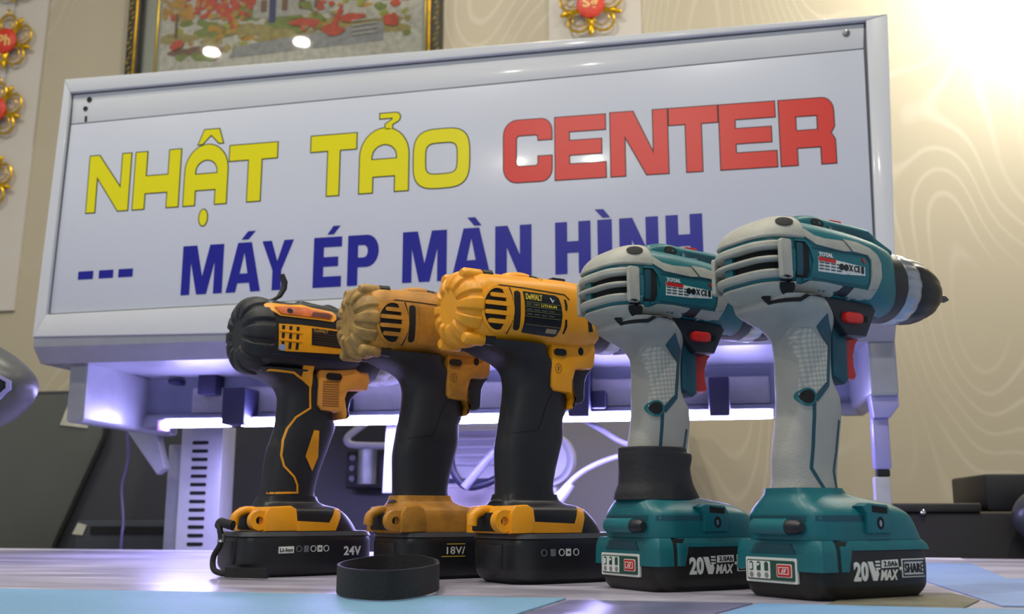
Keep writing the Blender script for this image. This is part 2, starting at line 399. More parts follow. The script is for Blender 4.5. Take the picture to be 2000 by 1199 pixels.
for x, z, r, dz in ((-.8525, .645, .0038, 0), (-.8575, .6315, .0034, 0)):
    bm = prism(ell(x, T+z, r, r*1.05, 16), 1.3056, 1.307, 'y'); link('screw_hole', bm, DRK, mc, 0)
link('screw_hole', prism(rrect(-.857, -.854, T+.611, T+.620, .001, 2), 1.3056, 1.307, 'y'), DRK, mc, 0)
link('screw', prism(ell(.2045, T+.660, .0045, .0045, 20), 1.3046, 1.307, 'y', bev=.0008), STL, mc)
# lettering -------------------------------------------------
def box_map(x0, x1, h, base, slope, ref):
    def f(P):
        out = []
        for u, v in P:
            x = x0 + u*(x1-x0); out.append((x, base + slope*(x-ref) + v*h))
        return out
    return f
def arcp(cx, cy, rx, ry, a0, a1, n=10): return [(cx + rx*math.cos(math.radians(a0+(a1-a0)*i/n)), cy + ry*math.sin(math.radians(a0+(a1-a0)*i/n))) for i in range(n+1)]
def G_N(s): return [[(0, 0), (s, 0), (s, .62), (1-s*1.15, 0), (1, 0), (1, 1), (1-s, 1), (1-s, .40), (s*1.1, 1), (0, 1)]]
def G_H(s, a, b): return [[(0, 0), (s, 0), (s, a), (1-s, a), (1-s, 0), (1, 0), (1, 1), (1-s, 1), (1-s, b), (s, b), (s, 1), (0, 1)]]
def G_A(s): return [[(0, 0), (s, 0), (s, .25), (1-s, .25), (1-s, 0), (1, 0), (1, .58)] + arcp(.5, .58, .5, .44, 8, 172, 14) + [(0, .58)],
                    [(.24, .52), (.76, .52), (.76, .56)] + arcp(.5, .56, .26, .2, 8, 172, 10) + [(.24, .56)]]
def G_T(a, b, h): return [[(a, 0), (b, 0), (b, h), (1, h), (1, 1), (0, 1), (0, h), (a, h)]]
def sup(cx, cy, rx, ry, e, n=40): return [(cx + rx*sq(math.cos(2*pi*i/n), e), cy + ry*sq(math.sin(2*pi*i/n), e)) for i in range(n)]
YB = (.4738, .0166, -.844)
yel = []
def put(lst, gl, x0, x1, h, yb=YB):
    f = box_map(x0, x1, h, *yb); lst.append([f(P) for P in gl])
put(yel, G_N(.205), -.843, -.7795, .084); put(yel, G_H(.25, .27, .57), -.772, -.7035, .084)
put(yel, G_A(.26), -.6955, -.632, .086); put(yel, G_T(.41, .68, .73), -.630, -.560, .083)
put(yel, G_T(.38, .64, .74), -.511, -.446, .087); put(yel, G_A(.27), -.4405, -.372, .089)
put(yel, [sup(.5, .5, .5, .5, 3.4), sup(.5, .5, .29, .27, 4.2)], -.365, -.288, .083)
put(yel, [[(0, 0), (.16, 0), (.5, .62), (.84, 0), (1, 0), (.82, 1), (.22, 1)]], -.678, -.641, .021, (.5655, .0166, -.66))
put(yel, [ell(.5, .5, .5, .5, 20)], -.6705, -.6585, .0235, (.4465, .0166, -.66))
hook = [(.0, 1), (.78, 1)] + arcp(.78, .72, .22, .28, 90, -60, 6) + [(.62, .30), (.62, 0), (.28, 0), (.28, .34), (.62, .60), (.62, .70), (0, .70)]
put(yel, [hook], -.4135, -.385, .0235, (.5695, .0166, -.4))
red = []
RB = (.4838, .0075, -.24)
carc = [(1, .66), (1, .78)] + arcp(.78, .80, .22, .20, 0, 90, 6) + arcp(.28, .76, .28, .24, 90, 180, 6) + arcp(.28, .24, .28, .24, 180, 270, 6) + arcp(.78, .2, .22, .20, 270, 360, 6) + \
    [(1, .40), (.72, .40), (.72, .30)] + arcp(.66, .30, .06, .05, 0, -90, 3) + arcp(.33, .31, .07, .06, 270, 180, 3) + arcp(.33, .69, .07, .06, 180, 90, 3) + arcp(.66, .70, .06, .05, 90, 0, 3) + [(.72, .66)]
E_ = [[(0, 0), (1, 0), (1, .24), (.28, .24), (.28, .385), (.92, .385), (.92, .615), (.28, .615), (.28, .76), (1, .76), (1, 1), (0, 1)]]
R_ = [[(0, 0), (.30, 0), (.30, .26), (.74, .26), (.74, 0), (1, 0), (1, .36), (.93, .46), (1, .56), (1, .80)] + arcp(.80, .80, .20, .20, 0, 90, 5) + [(0, 1)], [(.30, .52), (.70, .52), (.70, .74), (.30, .74)]]
put(red, [carc], -.2415, -.177, .0865, RB); put(red, E_, -.1725, -.1062, .0865, RB)
put(red, [[(0, 0), (.25, 0), (.25, .62), (.62, 0), (1, 0), (1, 1), (.75, 1), (.75, .32), (.40, 1), (0, 1)]], -.0995, -.0255, .0875, RB)
put(red, G_T(.34, .66, .74), -.0235, .0385, .0875, RB); put(red, E_, .0405, .1105, .0875, RB); put(red, R_, .1155, .1825, .0875, RB)
blu = []
BB = (.3492, .0165, -.691)
M_ = [[(0, 0), (.21, 0), (.21, .66), (.38, 0), (.62, 0), (.79, .66), (.79, 0), (1, 0), (1, 1), (.66, 1), (.5, .36), (.34, 1), (0, 1)]]
A_ = [[(0, 0), (.28, 0), (.33, .18), (.67, .18), (.72, 0), (1, 0), (.70, 1), (.30, 1)], [(.385, .37), (.615, .37), (.5, .80)]]
Yg = [[(.36, 0), (.64, 0), (.64, .40), (1, 1), (.70, 1), (.5, .58), (.30, 1), (0, 1), (.36, .40)]]
Eb = [[(0, 0), (1, 0), (1, .21), (.36, .21), (.36, .41), (.88, .41), (.88, .60), (.36, .60), (.36, .80), (1, .80), (1, 1), (0, 1)]]
Pb = [[(0, 0), (.33, 0), (.33, .36), (.62, .36)] + arcp(.62, .68, .38, .32, -90, 90, 10) + [(0, 1)], [(.33, .55), (.52, .55)] + arcp(.52, .675, .13, .125, -90, 90, 6) + [(.33, .80)]]
Nb = [[(0, 0), (.32, 0), (.32, .58), (.66, 0), (1, 0), (1, 1), (.68, 1), (.68, .42), (.34, 1), (0, 1)]]
H_ = G_H(.34, .40, .62)
hB = .069
for gl, a, b in ((M_, -.691, -.631), (A_, -.6255, -.576), (Yg, -.5755, -.5305), (Eb, -.5015, -.462), (Pb, -.4535, -.4105), (M_, -.3775, -.3175), (A_, -.311, -.258),
                 (Nb, -.2525, -.2045), (H_, -.1735, -.1275), ([[(0, 0), (1, 0), (1, 1), (0, 1)]], -.1185, -.1), (Nb, -.0905, -.041), (H_, -.0315, .0145)):
    put(blu, gl, a, b, hB, BB)
acu = [[(0, 0), (.5, 0), (1, 1), (.45, 1)]]; grv = [[(0, 1), (.55, 1), (1, 0), (.5, 0)]]
for gl, x0, x1, z in ((acu, -.606, -.586, .424), (acu, -.483, -.465, .4255), (grv, -.290, -.271, .428), (grv, -.1215, -.102, .4305)):
    put(blu, gl, x0, x1, .0115, (z, .0165, (x0+x1)/2))
for a, b in ((-.847, -.8245), (-.8155, -.794), (-.786, -.7645)): put(blu, [[(0, 0), (1, 0), (1, 1), (0, 1)]], a, b, .0115, (.3772, .0166, -.847))
OUT = mat('dark_outline_print', '#3a3c2c', .35); OUR = mat('dark_red_outline', '#4a2622', .35)
VY = mat('yellow_vinyl', '#e2d800', .3); VR = mat('red_vinyl', '#d2382e', .3); VB = mat('blue_vinyl', '#12128a', .3)
def letter(gl, face, rim, grow):
    zs = [v for P in gl for u, v in P]; nm = 'letter' if max(zs)-min(zs) > .03 else ('dash' if face is VB and max(zs) < .4 else 'accent_mark')
    bm = onplane(glyphs(gl, -.0002 if rim else 0), 1.3056, T, .0004)
    o = link(nm, bm, face, sign, 0)
    if rim: link(nm + '_outline', onplane(glyphs(gl, grow), 1.3060, T, .0004), rim, sign, 0)
for gl in yel: letter(gl, VY, OUT, .0014)
for gl in red: letter(gl, VR, OUR, .0012)
for gl in blu: letter(gl, VB, None, 0)
# underside of the machine
link('lower_lip', prism([(1.302, T+.283), (1.322, T+.262), (1.62, T+.262), (1.62, T+.30), (1.302, T+.30)], -.905, .24, 'x', bev=.002), MG, mc)
link('side_plate', prism(rrect(-.864, -.836, T+.180, T+.272, .006), 1.33, 1.60, 'y', bev=.003), MG, mc)
link('side_plate', prism(rrect(.208, .241, T+.196, T+.272, .005), 1.325, 1.60, 'y', bev=.003), MG, mc)
link('back_plate', B(-.85, .22, 1.500, 1.506, T+.20, T+.275), mat('blue_grey_steel', '#8e93a8', .4, noise=.35, scale=7), mc)
link('inner_plate', B(-.76, .10, 1.492, 1.500, T+.206, T+.245, bev=.002), mat('cream_grey_panel', '#a8a6a4', .45, noise=.1), mc)
link('bottom_rail', B(-.84, .215, 1.488, 1.50, T+.188, T+.205, bev=.002), MG, mc)
for x0, x1, z0, z1, y in ((-.741, -.712, .232, .272, 1.47), (-.686, -.650, .184, .238, 1.44), (.016, .044, .186, .238, 1.44), (-.875+.02, -.83, .262, .270, 1.45), (-.176, -.146, .188, .262, 1.44), (-.535, -.502, .205, .225, 1.46), (-.79, -.776, .250, .258, 1.47), (-.145, -.125, .20, .225, 1.46)):
    link('mounting_clamp', B(x0, x1, y, y+.05, T+z0, T+z1, bev=.002), mat('navy_black_clamp', '#1d1e3a', .5), mc)
LED = mat('led_glow', (.46, .42, 1, 1), .5, emit=170)
for x0, x1 in ((-.788, -.688), (-.665, -.436), (-.434, -.02), (-.018, .10)):
    l = link('led_strip', B(x0, x1, 1.462, 1.476, T+.1835, T+.1935, bev=.002), LED, mc)
link('strip_holder', B(-.79, .102, 1.4765, 1.488, T+.184, T+.195), MG, mc); link('strip_light_shade', B(-.79, .102, 1.4655, 1.488, T+.1945, T+.1965), MG, mc)  # thin piece above the LEDs is added to shade the back plate
link('strip_end_cap', prism(rrect(-.802, -.789, T+.178, T+.195, .003), 1.468, 1.486, 'y', bev=.001), mat('clear_lilac_plastic', '#c8a8d0', .2), mc)
link('bracket_arm', prism([(-.925, T+.20), (-.868, T+.20), (-.845, T+.128), (-.858, T+.118)], 1.58, 1.60, 'y', bev=.002), MG, mc)
# right leg
link('foot_bracket', prism([(.208, T+.198), (.241, T+.198), (.241, T+.184), (.230, T+.170), (.211, T+.170)], 1.33, 1.36, 'y', bev=.002), mat('lilac_grey_plastic', '#8f8dc0', .4), mc)
link('adjusting_leg', B(.209, .229, 1.336, 1.356, T+.108, T+.172, bev=.004), MATS['lilac_grey_plastic'], mc)
link('leg_collar', B(.2115, .2265, 1.338, 1.354, T+.100, T+.108, bev=.001), DRK, mc)
link('lower_leg', B(.2075, .2265, 1.337, 1.355, T+.001, T+.100, bev=.003), mat('pale_leg', '#a9aab4', .4, noise=.1), mc)

# slotted upright behind the table, carrying the machine
sp = thing('slotted_post', 'pale perforated steel post standing behind the table at the left', 'post', (-.813, 1.64, 0))
bm = bmesh.new(); box(bm, -.037, .037, 0, .05, 0, T+.20, bev=.002)
link('post_body', bm, mat('pale_steel', '#c4c4cc', .35, metal=.2, noise=.05), sp)
link('side_channel', B(-.062, -.037, .006, .06, 0, T+.17, bev=.002), mat('grey_steel_channel', '#8b8c92', .4, metal=.2, noise=.1), sp)
for k in range(24):
    z = T + .172 - k*.0137
    link('slot', prism(rrect(-.016, .012, z-.0028, z+.0028, .002, 3), -.0012, .0005, 'y'), DRK, sp, 0)

# ------------------------------------------------------------------ things behind the drills
CBD = mat('charcoal_cabinet', '#34353a', .5, noise=.15, scale=5)
cb = thing('black_cabinet', 'large black cabinet behind the table, left of centre', 'cabinet', (0, 0, 0))
link('body', B(-1.60, -.53, 1.84, 2.12, 0, T+.290, bev=.004), CBD, cb)
link('front_panel', prism([(-1.58, .06), (-1.20, .06), (-1.19, T), (-1.105, T+.20), (-1.105, T+.28), (-1.58, T+.28)], 1.822, 1.84, 'y', bev=.002), mat('olive_grey_panel', '#55564e', .35, noise=.15, scale=4), cb)
link('lower_drawer', B(-1.13, -.92, 1.80, 1.84, T-.05, T+.045, bev=.003), mat('slate_panel', '#3d3f45', .4, noise=.1), cb)
link('drawer_slot', B(-1.10, -.95, 1.797, 1.801, T+.020, T+.034), DRK, cb)
link('sticker', prism([(-1.193, T+.222), (-1.135, T+.215), (-1.135, T+.226), (-1.165, T+.260), (-1.180, T+.258)], 1.8195, 1.822, 'y'), mat('cream_sticker', '#c9c8b0', .6, noise=.25, scale=40), cb)
link('sticker', prism([(-1.136, T+.02), (-1.115, T+.018), (-1.108, T+.036), (-1.126, T+.040)], 1.798, 1.8, 'y'), MATS['cream_sticker'], cb)
tag(link('violet_cable', tube([(-.985, 1.70, T+.205), (-.99, 1.72, T+.15), (-.998, 1.72, T+.10), (-.985, 1.71, T+.04), (-.98, 1.70, T-.06), (-1.0, 1.75, .005)], .0024), mat('violet_cable', '#6a5f9a', .4)),
    'thin violet cable hanging in front of the black cabinet', 'cable')
# valve unit
vu = thing('valve_box', 'small black valve box with a metal cylinder on the cabinet front', 'valve box', (0, 0, 0))
link('box_body', B(-.615, -.535, 1.795, 1.836, T+.100, T+.165, bev=.003), BPL, vu)
for k in range(3): link('knob', lathex([(0, .0001), (0, .005), (.006, .005), (.006, .0001)], 0, 16), mat('grey_knob', '#6e6e76', .4), vu).matrix_local = Matrix.Translation((-.602, 1.796, T+.153-k*.018)) @ Matrix.Rotation(-pi/2, 4, 'Z')
bm = bmesh.new(); bmesh.ops.create_cone(bm, cap_ends=True, segments=28, radius1=.017, radius2=.017, depth=.06); bmesh.ops.translate(bm, verts=bm.verts, vec=(-.57, 1.778, T+.137))
link('metal_cylinder', bm, mat('zinc_metal', '#9a9ca0', .35, metal=.8, noise=.2), vu)
link('pipe', tube([(-.52, 1.775, T+.172), (-.57, 1.775, T+.173), (-.601, 1.775, T+.176), (-.606, 1.775, T+.188), (-.585, 1.785, T+.208), (-.57, 1.80, T+.225)], .0065), mat('white_pipe', '#a8a8b4', .3), vu)
wa = tag(link('angle_bracket', prism([(-.462, T+.086), (-.424, T+.086), (-.424, T+.195), (-.458, T+.195)], 1.515, 1.525, 'y', bev=.002), mat('white_bracket', '#c8c8e0', .35)), 'white upright steel flange below the machine beside the second drill handle', 'bracket')
wa.parent = mc; del wa['label']; del wa['category']
# louvred unit between second and third drill
lv = thing('louvred_unit', 'white louvred appliance standing behind the second and third drills', 'appliance', (0, 0, 0))
WP = mat('white_appliance', '#c4c2cc', .35, noise=.03)
link('body', B(-.425, -.315, 1.70, 1.80, 0, T+.205, bev=.006), WP, lv)
for k in range(5): link('louvre', B(-.418, -.322, 1.693, 1.70, T+.186-k*.013, T+.192-k*.013, bev=.0015), mat('louvre_white', '#b4b2c8', .35), lv)
link('slot', B(-.418, -.322, 1.695, 1.7005, T+.106, T+.113), mat('navy_gap', '#24264a', .6), lv)
link('shelf', B(-.43, -.31, 1.64, 1.72, T+.055, T+.098, bev=.004), mat('pinkish_grey_tray', '#a39aa4', .45, noise=.2, scale=30), lv)
tag(link('black_hose', tube([(-.375, 1.60, T+.200), (-.378, 1.60, T+.16), (-.376, 1.60, T+.125), (-.355, 1.60, T+.098), (-.325, 1.61, T+.102), (-.30, 1.62, T+.115)], .0062), mat('navy_hose', '#20203c', .4)),
    'dark hose looping down between the second and third drills', 'hose')
tag(link('white_hose', tube([(-.352, 1.58, T+.095), (-.338, 1.58, T+.112), (-.318, 1.58, T+.135), (-.295, 1.58, T+.160), (-.27, 1.60, T+.20)], .0068), mat('white_hose', '#908ea8', .35)),
    'thick white hose slanting up behind the third drill handle', 'hose')
fn = thing('desk_fan', 'round white fan head on a stem behind the third drill handle', 'fan', (-.235, 1.66, 0))
bm = bmesh.new(); bmesh.ops.create_cone(bm, cap_ends=True, segments=40, radius1=.046, radius2=.040, depth=.03)
bmesh.ops.bevel(bm, geom=[e for e in bm.edges if e.calc_face_angle(0) > .8], offset=.008, segments=3, affect='EDGES')
bmesh.ops.rotate(bm, verts=bm.verts, matrix=Matrix.Rotation(pi/2, 3, 'X')); bmesh.ops.translate(bm, verts=bm.verts, vec=(0, 0, T+.140))
link('fan_head', bm, mat('fan_white', '#c2c0cc', .35), fn)
link('stem', B(-.010, .014, .0, .024, T-.02, T+.11, bev=.004), MATS['fan_white'], fn)
bm = bmesh.new(); bmesh.ops.create_cone(bm, cap_ends=True, segments=32, radius1=.06, radius2=.02, depth=T-.02); bmesh.ops.translate(bm, verts=bm.verts, vec=(0, .012, (T-.02)/2))
link('pedestal', bm, MATS['fan_white'], fn)
CW = mat('white_cable', '#b4b2cc', .35)
tag(link('white_cable', tube([(-.232, 1.55, T+.06), (-.205, 1.56, T+.085), (-.178, 1.57, T+.112), (-.145, 1.57, T+.130), (-.105, 1.58, T+.142), (-.06, 1.6, T+.14)], .0042), CW), 'white cable arching right from behind the third drill battery', 'cable')
tag(link('white_cable', tube([(-.235, 1.53, T+.03), (-.218, 1.53, T+.055), (-.195, 1.53, T+.08), (-.183, 1.53, T+.098)], .006), CW), 'short thick white cable end rising behind the third drill foot', 'cable')
tag(link('white_cable', tube([(-.165, 1.56, T+.192), (-.14, 1.56, T+.178), (-.115, 1.57, T+.162), (-.08, 1.58, T+.150)], .0042), CW), 'white cable dropping from the light strip behind the fourth drill handle', 'cable')
# cabinet behind centre (pale)
tag(link('white_cupboard', B(-.50, -.02, 1.95, 2.25, 0, T+.27, bev=.004), mat('pale_cupboard', '#a4a2a6', .45, noise=.05, scale=5)), 'pale grey cupboard standing behind the third and fourth drills', 'cupboard')
# black equipment on the right
bc = thing('black_equipment_case', 'long flat black equipment case behind the table at the right', 'case', (0, 0, 0))
link('body', B(.262, .75, 1.62, 1.90, 0, T+.058, bev=.004), mat('matte_black_case', '#171412', .55, noise=.2, scale=8), bc)
link('lid', B(.262, .395, 1.615, 1.905, T+.058, T+.071, bev=.003), mat('olive_black_lid', '#26261f', .5, noise=.1), bc)
bm = bmesh.new(); bmesh.ops.create_uvsphere(bm, u_segments=16, v_segments=10, radius=.0045); bmesh.ops.translate(bm, verts=bm.verts, vec=(.3145, 1.615, T+.0575))
link('latch_stud', bm, mat('polished_steel', '#e8e8e0', .12, metal=1), bc)
tag(link('black_speaker_box', B(.408, .64, 1.64, 1.85, T+.059, T+.113, bev=.004), mat('black_box', '#151513', .5, noise=.2, scale=9)), 'black box stacked on the long case at the right edge', 'box')
hs = thing('grey_handset', 'dark grey rounded headset shell at the right edge beside the black box', 'headset', (.478, 1.575, T))
bm = bmesh.new(); bmesh.ops.create_uvsphere(bm, u_segments=28, v_segments=18, radius=1)
for v in bm.verts: v.co = Vector((v.co.x*.055, v.co.y*.032, .052 + v.co.z*.042))
link('shell', bm, mat('dark_grey_shell', '#43464a', .3), hs)
link('stand', B(-.02, .03, -.02, .02, -T, .02, bev=.004), BPL, hs)
# dark glossy lamp head on the left
lh = thing('desk_lamp', 'dark glossy rounded lamp head entering the frame at the left edge', 'lamp', (-.86, 1.10, T))
bm = loftx([(-.10, .150, .252, .03, 2.2), (-.04, .138, .272, .05, 2.4), (.02, .145, .262, .052, 2.4), (.055, .156, .246, .046, 2.4), (.078, .170, .231, .036, 2.2), (.093, .183, .219, .022, 2), (.1, .197, .208, .006, 2)], steps=30)
hd = link('lamp_head', bm, mat('dark_grey_gloss', '#4a4b4a', .38, noise=.1), lh)
tl = bvh(hd)
decal('lens_window', [(-.05, .214), (.050, .2145), (.072, .2105), (.085, .203), (.086, .196), (.078, .186), (.06, .170), (.03, .157), (-.05, .150)], mat('black_gloss', '#0c0c14', .12), lh, tl, off=.0016, sink=.002)
decal('lens_rim', strip([(-.05, .2165), (.050, .2170), (.075, .2125), (.089, .2035), (.089, .1955), (.080, .1845), (.061, .1675), (.031, .1545)], .003), mat('violet_grey_rim', '#8a88b4', .2), lh, tl, off=.0028, sink=.002)
decal('lens_reflection', [(-.05, .203), (.055, .2055), (.070, .2030), (.069, .1960), (.058, .184), (-.05, .165)], mat('violet_reflection', '#5a5490', .15), lh, tl, off=.0022, sink=.002)  # violet reflection on the dark lens, put in as colour
link('arm', tube([(-.07, 0, .16), (-.09, 0, .10), (-.09, 0, .0)], .010), BPL, lh)
bm = bmesh.new(); bmesh.ops.create_cone(bm, cap_ends=True, segments=32, radius1=.06, radius2=.055, depth=.016); bmesh.ops.translate(bm, verts=bm.verts, vec=(-.09, 0, .0082))
link('base', bm, BPL, lh)

# ------------------------------------------------------------------ wall picture
pf = thing('framed_picture', 'framed autumn garden painting in an ornate black and gold frame on the wall', 'picture', (0, 0, 0))
FX0, FX1, FZ0, FZ1, FY = -1.388, -.574, T+1.03, T+1.66, 2.262
FR = mat('ornate_black', '#26261e', .4, noise=.3, scale=60); GO = mat('gold_leaf', '#c99a1e', .3, metal=.7, noise=.3, scale=80)
def frame_ring(name, x0, x1, z0, z1, wd, y0, y1, m, par, bev=.002):
    bm = bmesh.new()
    box(bm, x0, x1, y0, y1, z0, z0+wd, bev); box(bm, x0, x1, y0, y1, z1-wd, z1, bev)
    box(bm, x0, x0+wd, y0, y1, z0, z1, bev); box(bm, x1-wd, x1, y0, y1, z0, z1, bev)
    return link(name, bm, m, par)
frame_ring('outer_frame', FX0, FX1, FZ0, FZ1, .034, FY, 2.299, FR, pf, .004)
frame_ring('gold_fillet', FX0+.0225, FX1-.0225, FZ0+.0225, FZ1-.0225, .006, FY-.004, FY+.004, GO, pf, .001)
bm = bmesh.new(); k = 0
zz = FZ0
while zz < FZ1:
    for xx in (FX0+.010, FX1-.010):
        bmesh.ops.create_uvsphere(bm, u_segments=8, v_segments=6, radius=.0055, matrix=Matrix.Translation((xx + .004*math.sin(k*1.7), FY, zz)) @ Matrix.Rotation(.6, 4, 'Y') @ Matrix.Diagonal((.7, .7, 1.5, 1)))
    zz += .0135; k += 1
link('gold_carving', bm, mat('dull_gold', '#8d7a3c', .4, metal=.5, noise=.4, scale=90), pf)
link('mount_board', B(FX0+.03, FX1-.03, 2.285, 2.297, FZ0+.03, FZ1-.03), mat('pale_green_mount', '#b5b8a4', .6, noise=.05), pf)
frame_ring('inner_gold_line', FX0+.068, FX1-.036, FZ0+.06, FZ1-.06, .006, 2.2815, 2.285, mat('bright_gold', '#d8b422', .25, metal=.6, noise=.2, scale=60), pf, .0008)
bm = bmesh.new(); cols = {}
def pm(name, c): cols[name] = len(cols); return mat('paint_'+name, c, .5, noise=.3, scale=60)
PMs = [pm('ground', '#dedbc8'), pm('gold', '#d9a32a'), pm('red', '#e0552a'), pm('green', '#8c9c3c'), pm('olive', '#b8a85c'), pm('white', '#c8c6b8'), pm('blue', '#3a3f78'), pm('brown', '#8a6444'), pm('pale', '#a9aaa6'), pm('lime', '#b8c030')]
XA, XB, ZA, ZB = FX0+.082, FX1-.05, FZ0+.074, FZ1-.07
lay = [2.2848]
def pt(poly, c):
    lay[0] -= .00001; vs = [bm.verts.new((x, lay[0], T+z)) for x, z in poly]; f = bm.faces.new(vs); f.material_index = cols[c]
pt([(XA, ZA-T), (XB, ZA-T), (XB, ZB-T), (XA, ZB-T)], 'ground')
def blob(x, z, rx, rz, c):
    n = random.randint(8, 12); pt([(min(max(x + rx*random.uniform(.7, 1.15)*math.cos(2*pi*i/n), XA), XB), max(z + rz*random.uniform(.7, 1.15)*math.sin(2*pi*i/n), ZA-T)) for i in range(n)], c)
rr = random.uniform
for _ in range(60): blob(rr(-1.29, -.65), rr(1.19, 1.30), rr(.008, .02), rr(.006, .014), random.choice(['olive','green','gold','ground','lime']))
for _ in range(16): blob(rr(-1.29, -.68), rr(1.21, 1.25), rr(.03, .06), rr(.008, .018), 'olive')
for _ in range(14): blob(rr(-1.2, -.85), rr(1.235, 1.29), rr(.02, .05), rr(.01, .025), 'green')
for _ in range(10): blob(rr(-1.27, -1.15), rr(1.175, 1.20), rr(.015, .03), rr(.008, .012), 'brown')
for _ in range(8): blob(rr(-1.27, -1.13), rr(1.165, 1.19), rr(.012, .02), rr(.006, .01), 'green')
pt([(-1.10, 1.20), (-.72, 1.235), (-.72, 1.185), (-1.12, 1.17)], 'pale')
pt([(-1.06, 1.27), (-.86, 1.27), (-.86, 1.40), (-1.06, 1.40)], 'white')
for x in (-1.04, -.985, -.94, -.90): pt([(x, 1.285), (x+.016, 1.285), (x+.016, 1.318), (x, 1.318)], 'brown')
pt([(-1.018, 1.255), (-1.0, 1.255), (-1.0, 1.325), (-1.018, 1.325)], 'blue')
pt([(-1.08, 1.35), (-.84, 1.35), (-.90, 1.44), (-1.02, 1.44)], 'brown')
for x, z, c, n in ((-1.265, 1.315, 'gold', 12), (-1.17, 1.32, 'red', 12), (-1.13, 1.26, 'gold', 6), (-1.1, 1.30, 'red', 8), (-.78, 1.31, 'lime', 8), (-.70, 1.31, 'red', 10), (-.87, 1.26, 'red', 5), (-1.0, 1.37, 'red', 8), (-.92, 1.26, 'green', 5)):
    for _ in range(n*4): blob(x + rr(-.042, .042), z + rr(-.035, .04), rr(.005, .013), rr(.005, .011), c if rr(0,1) < .8 else random.choice(['gold','olive','red']))
pt([(-1.268, 1.235), (-1.262, 1.235), (-1.262, 1.30), (-1.268, 1.30)], 'brown')
for x, z, a, b in ((-1.262, 1.215, .018, .014), (-.845, 1.222, .03, .016), (-.92, 1.248, .035, .012), (-.70, 1.235, .02, .018), (-.80, 1.25, .03, .012)):
    for _ in range(6): blob(x + rr(-a, a)*.5, z + rr(-b, b)*.4, a*.7, b*.7, 'red')
for k in range(4): pt([(-.80, 1.202+k*.012), (-.735, 1.206+k*.012), (-.735, 1.210+k*.012), (-.80, 1.206+k*.012)], 'white')
link('painting', bm, PMs, pf, 0, recalc=False)
gm = bpy.data.materials.new('picture_glass'); gm.use_nodes = True; nt = gm.node_tree; nt.nodes.clear()
o_ = nt.nodes.new('ShaderNodeOutputMaterial'); tr = nt.nodes.new('ShaderNodeBsdfTransparent'); gl = nt.nodes.new('ShaderNodeBsdfGlossy'); gl.inputs['Roughness'].default_value = .02
mx = nt.nodes.new('ShaderNodeMixShader'); fr = nt.nodes.new('ShaderNodeFresnel'); fr.inputs[0].default_value = 1.5
nt.links.new(fr.outputs[0], mx.inputs[0]); nt.links.new(tr.outputs[0], mx.inputs[1]); nt.links.new(gl.outputs[0], mx.inputs[2]); nt.links.new(mx.outputs[0], o_.inputs[0])
link('glass_pane', B(FX0+.03, FX1-.03, 2.270, 2.272, FZ0+.03, FZ1-.03), gm, pf, 0)

# ------------------------------------------------------------------ wall hangings with gold ornaments
PAP = mat('pale_paper', '#c6bfb2', .6, noise=.04, scale=6)
tag(link('paper_banner', prism([(-1.93, T+.55), (-1.655, T+.55), (-1.630, T+1.60), (-1.93, T+1.60)], 2.292, 2.2995, 'y'), PAP), 'pale paper banner on the wall behind the left column of gold ornaments', 'banner')
tag(link('paper_banner', prism([(-.315, T+1.0), (-.098, T+1.0), (-.098, T+1.65), (-.315, T+1.65)], 2.292, 2.2995, 'y'), PAP), 'pale paper banner on the wall above the machine, right of the painting', 'banner')
GOL = mat('polished_gold', '#d9ab14', .25, metal=.75, noise=.25, scale=120); RDC = mat('red_orange_disc', '#d8381c', .4, noise=.2, scale=90)
def torus(bm, cx, cz, rx, rz, r, y=0, n=28, m=8):
    R = []
    for i in range(n):
        a = 2*pi*i/n; c = Vector((cx + rx*math.cos(a), y, cz + rz*math.sin(a))); d = Vector((math.cos(a), 0, math.sin(a)))
        R.append([tuple(c + r*(math.cos(q)*d + math.sin(q)*Vector((0, 1, 0)))) for q in [2*pi*k/m for k in range(m)]])
    V = [[bm.verts.new(p) for p in q] for q in R]
    for i in range(n):
        a, b = V[i], V[(i+1) % n]
        for k in range(m): bm.faces.new([a[k], a[(k+1) % m], b[(k+1) % m], b[k]])
def ornament(x, z, label, txt, rot=0):
    t = thing('gold_ornament', label, 'ornament', (x, 2.278, T+z), 0, 'gold ornaments on the wall')
    bm = bmesh.new(); Rr = .048
    for k in range(5):
        a = pi/2 + 2*pi*k/5; torus(bm, Rr*math.cos(a), Rr*math.sin(a), .026, .026, .0032)
        torus(bm, Rr*.92*math.cos(a), Rr*.92*math.sin(a), .017, .017, .0018, y=-.003)
    for k in range(5):
        a = pi/2 + 2*pi*(k+.5)/5
        bmesh.ops.create_uvsphere(bm, u_segments=10, v_segments=8, radius=.009, matrix=Matrix.Translation((.062*math.cos(a), -.002, .062*math.sin(a))) @ Matrix.Rotation(-a, 4, 'Y') @ Matrix.Diagonal((1.7, .6, .7, 1)))
    torus(bm, 0, .081, .007, .007, .002)
    link('gold_filigree', bm, GOL, t)
    link('red_disc', prism(ell(0, 0, .029, .031, 32), -.009, .004, 'y', bev=.003), RDC, t)
    dm = bmesh.new(); torus(dm, 0, 0, .030, .032, .0028, y=-.006); link('disc_rim', dm, RDC, t)
    if txt: link('lettering', onplane(text_bm(txt, .036, .030, -.018, -.015, .02), -.0102, 0, .001), mat('pale_gold_print', '#e8c070', .4), t, 0)
    return t
ornament(-1.738, 1.262, 'gold loop ornament with a red disc, second from the top at the left edge', 'Ph')
ornament(-1.748, 1.074, 'gold loop ornament with a red disc, third from the top at the left edge', '')
ornament(-1.757, .886, 'lowest gold loop ornament of the left column, its red disc mostly cut off', '')
ornament(-1.728, 1.448, 'topmost gold loop ornament of the left column, only its lower tips in view', '')
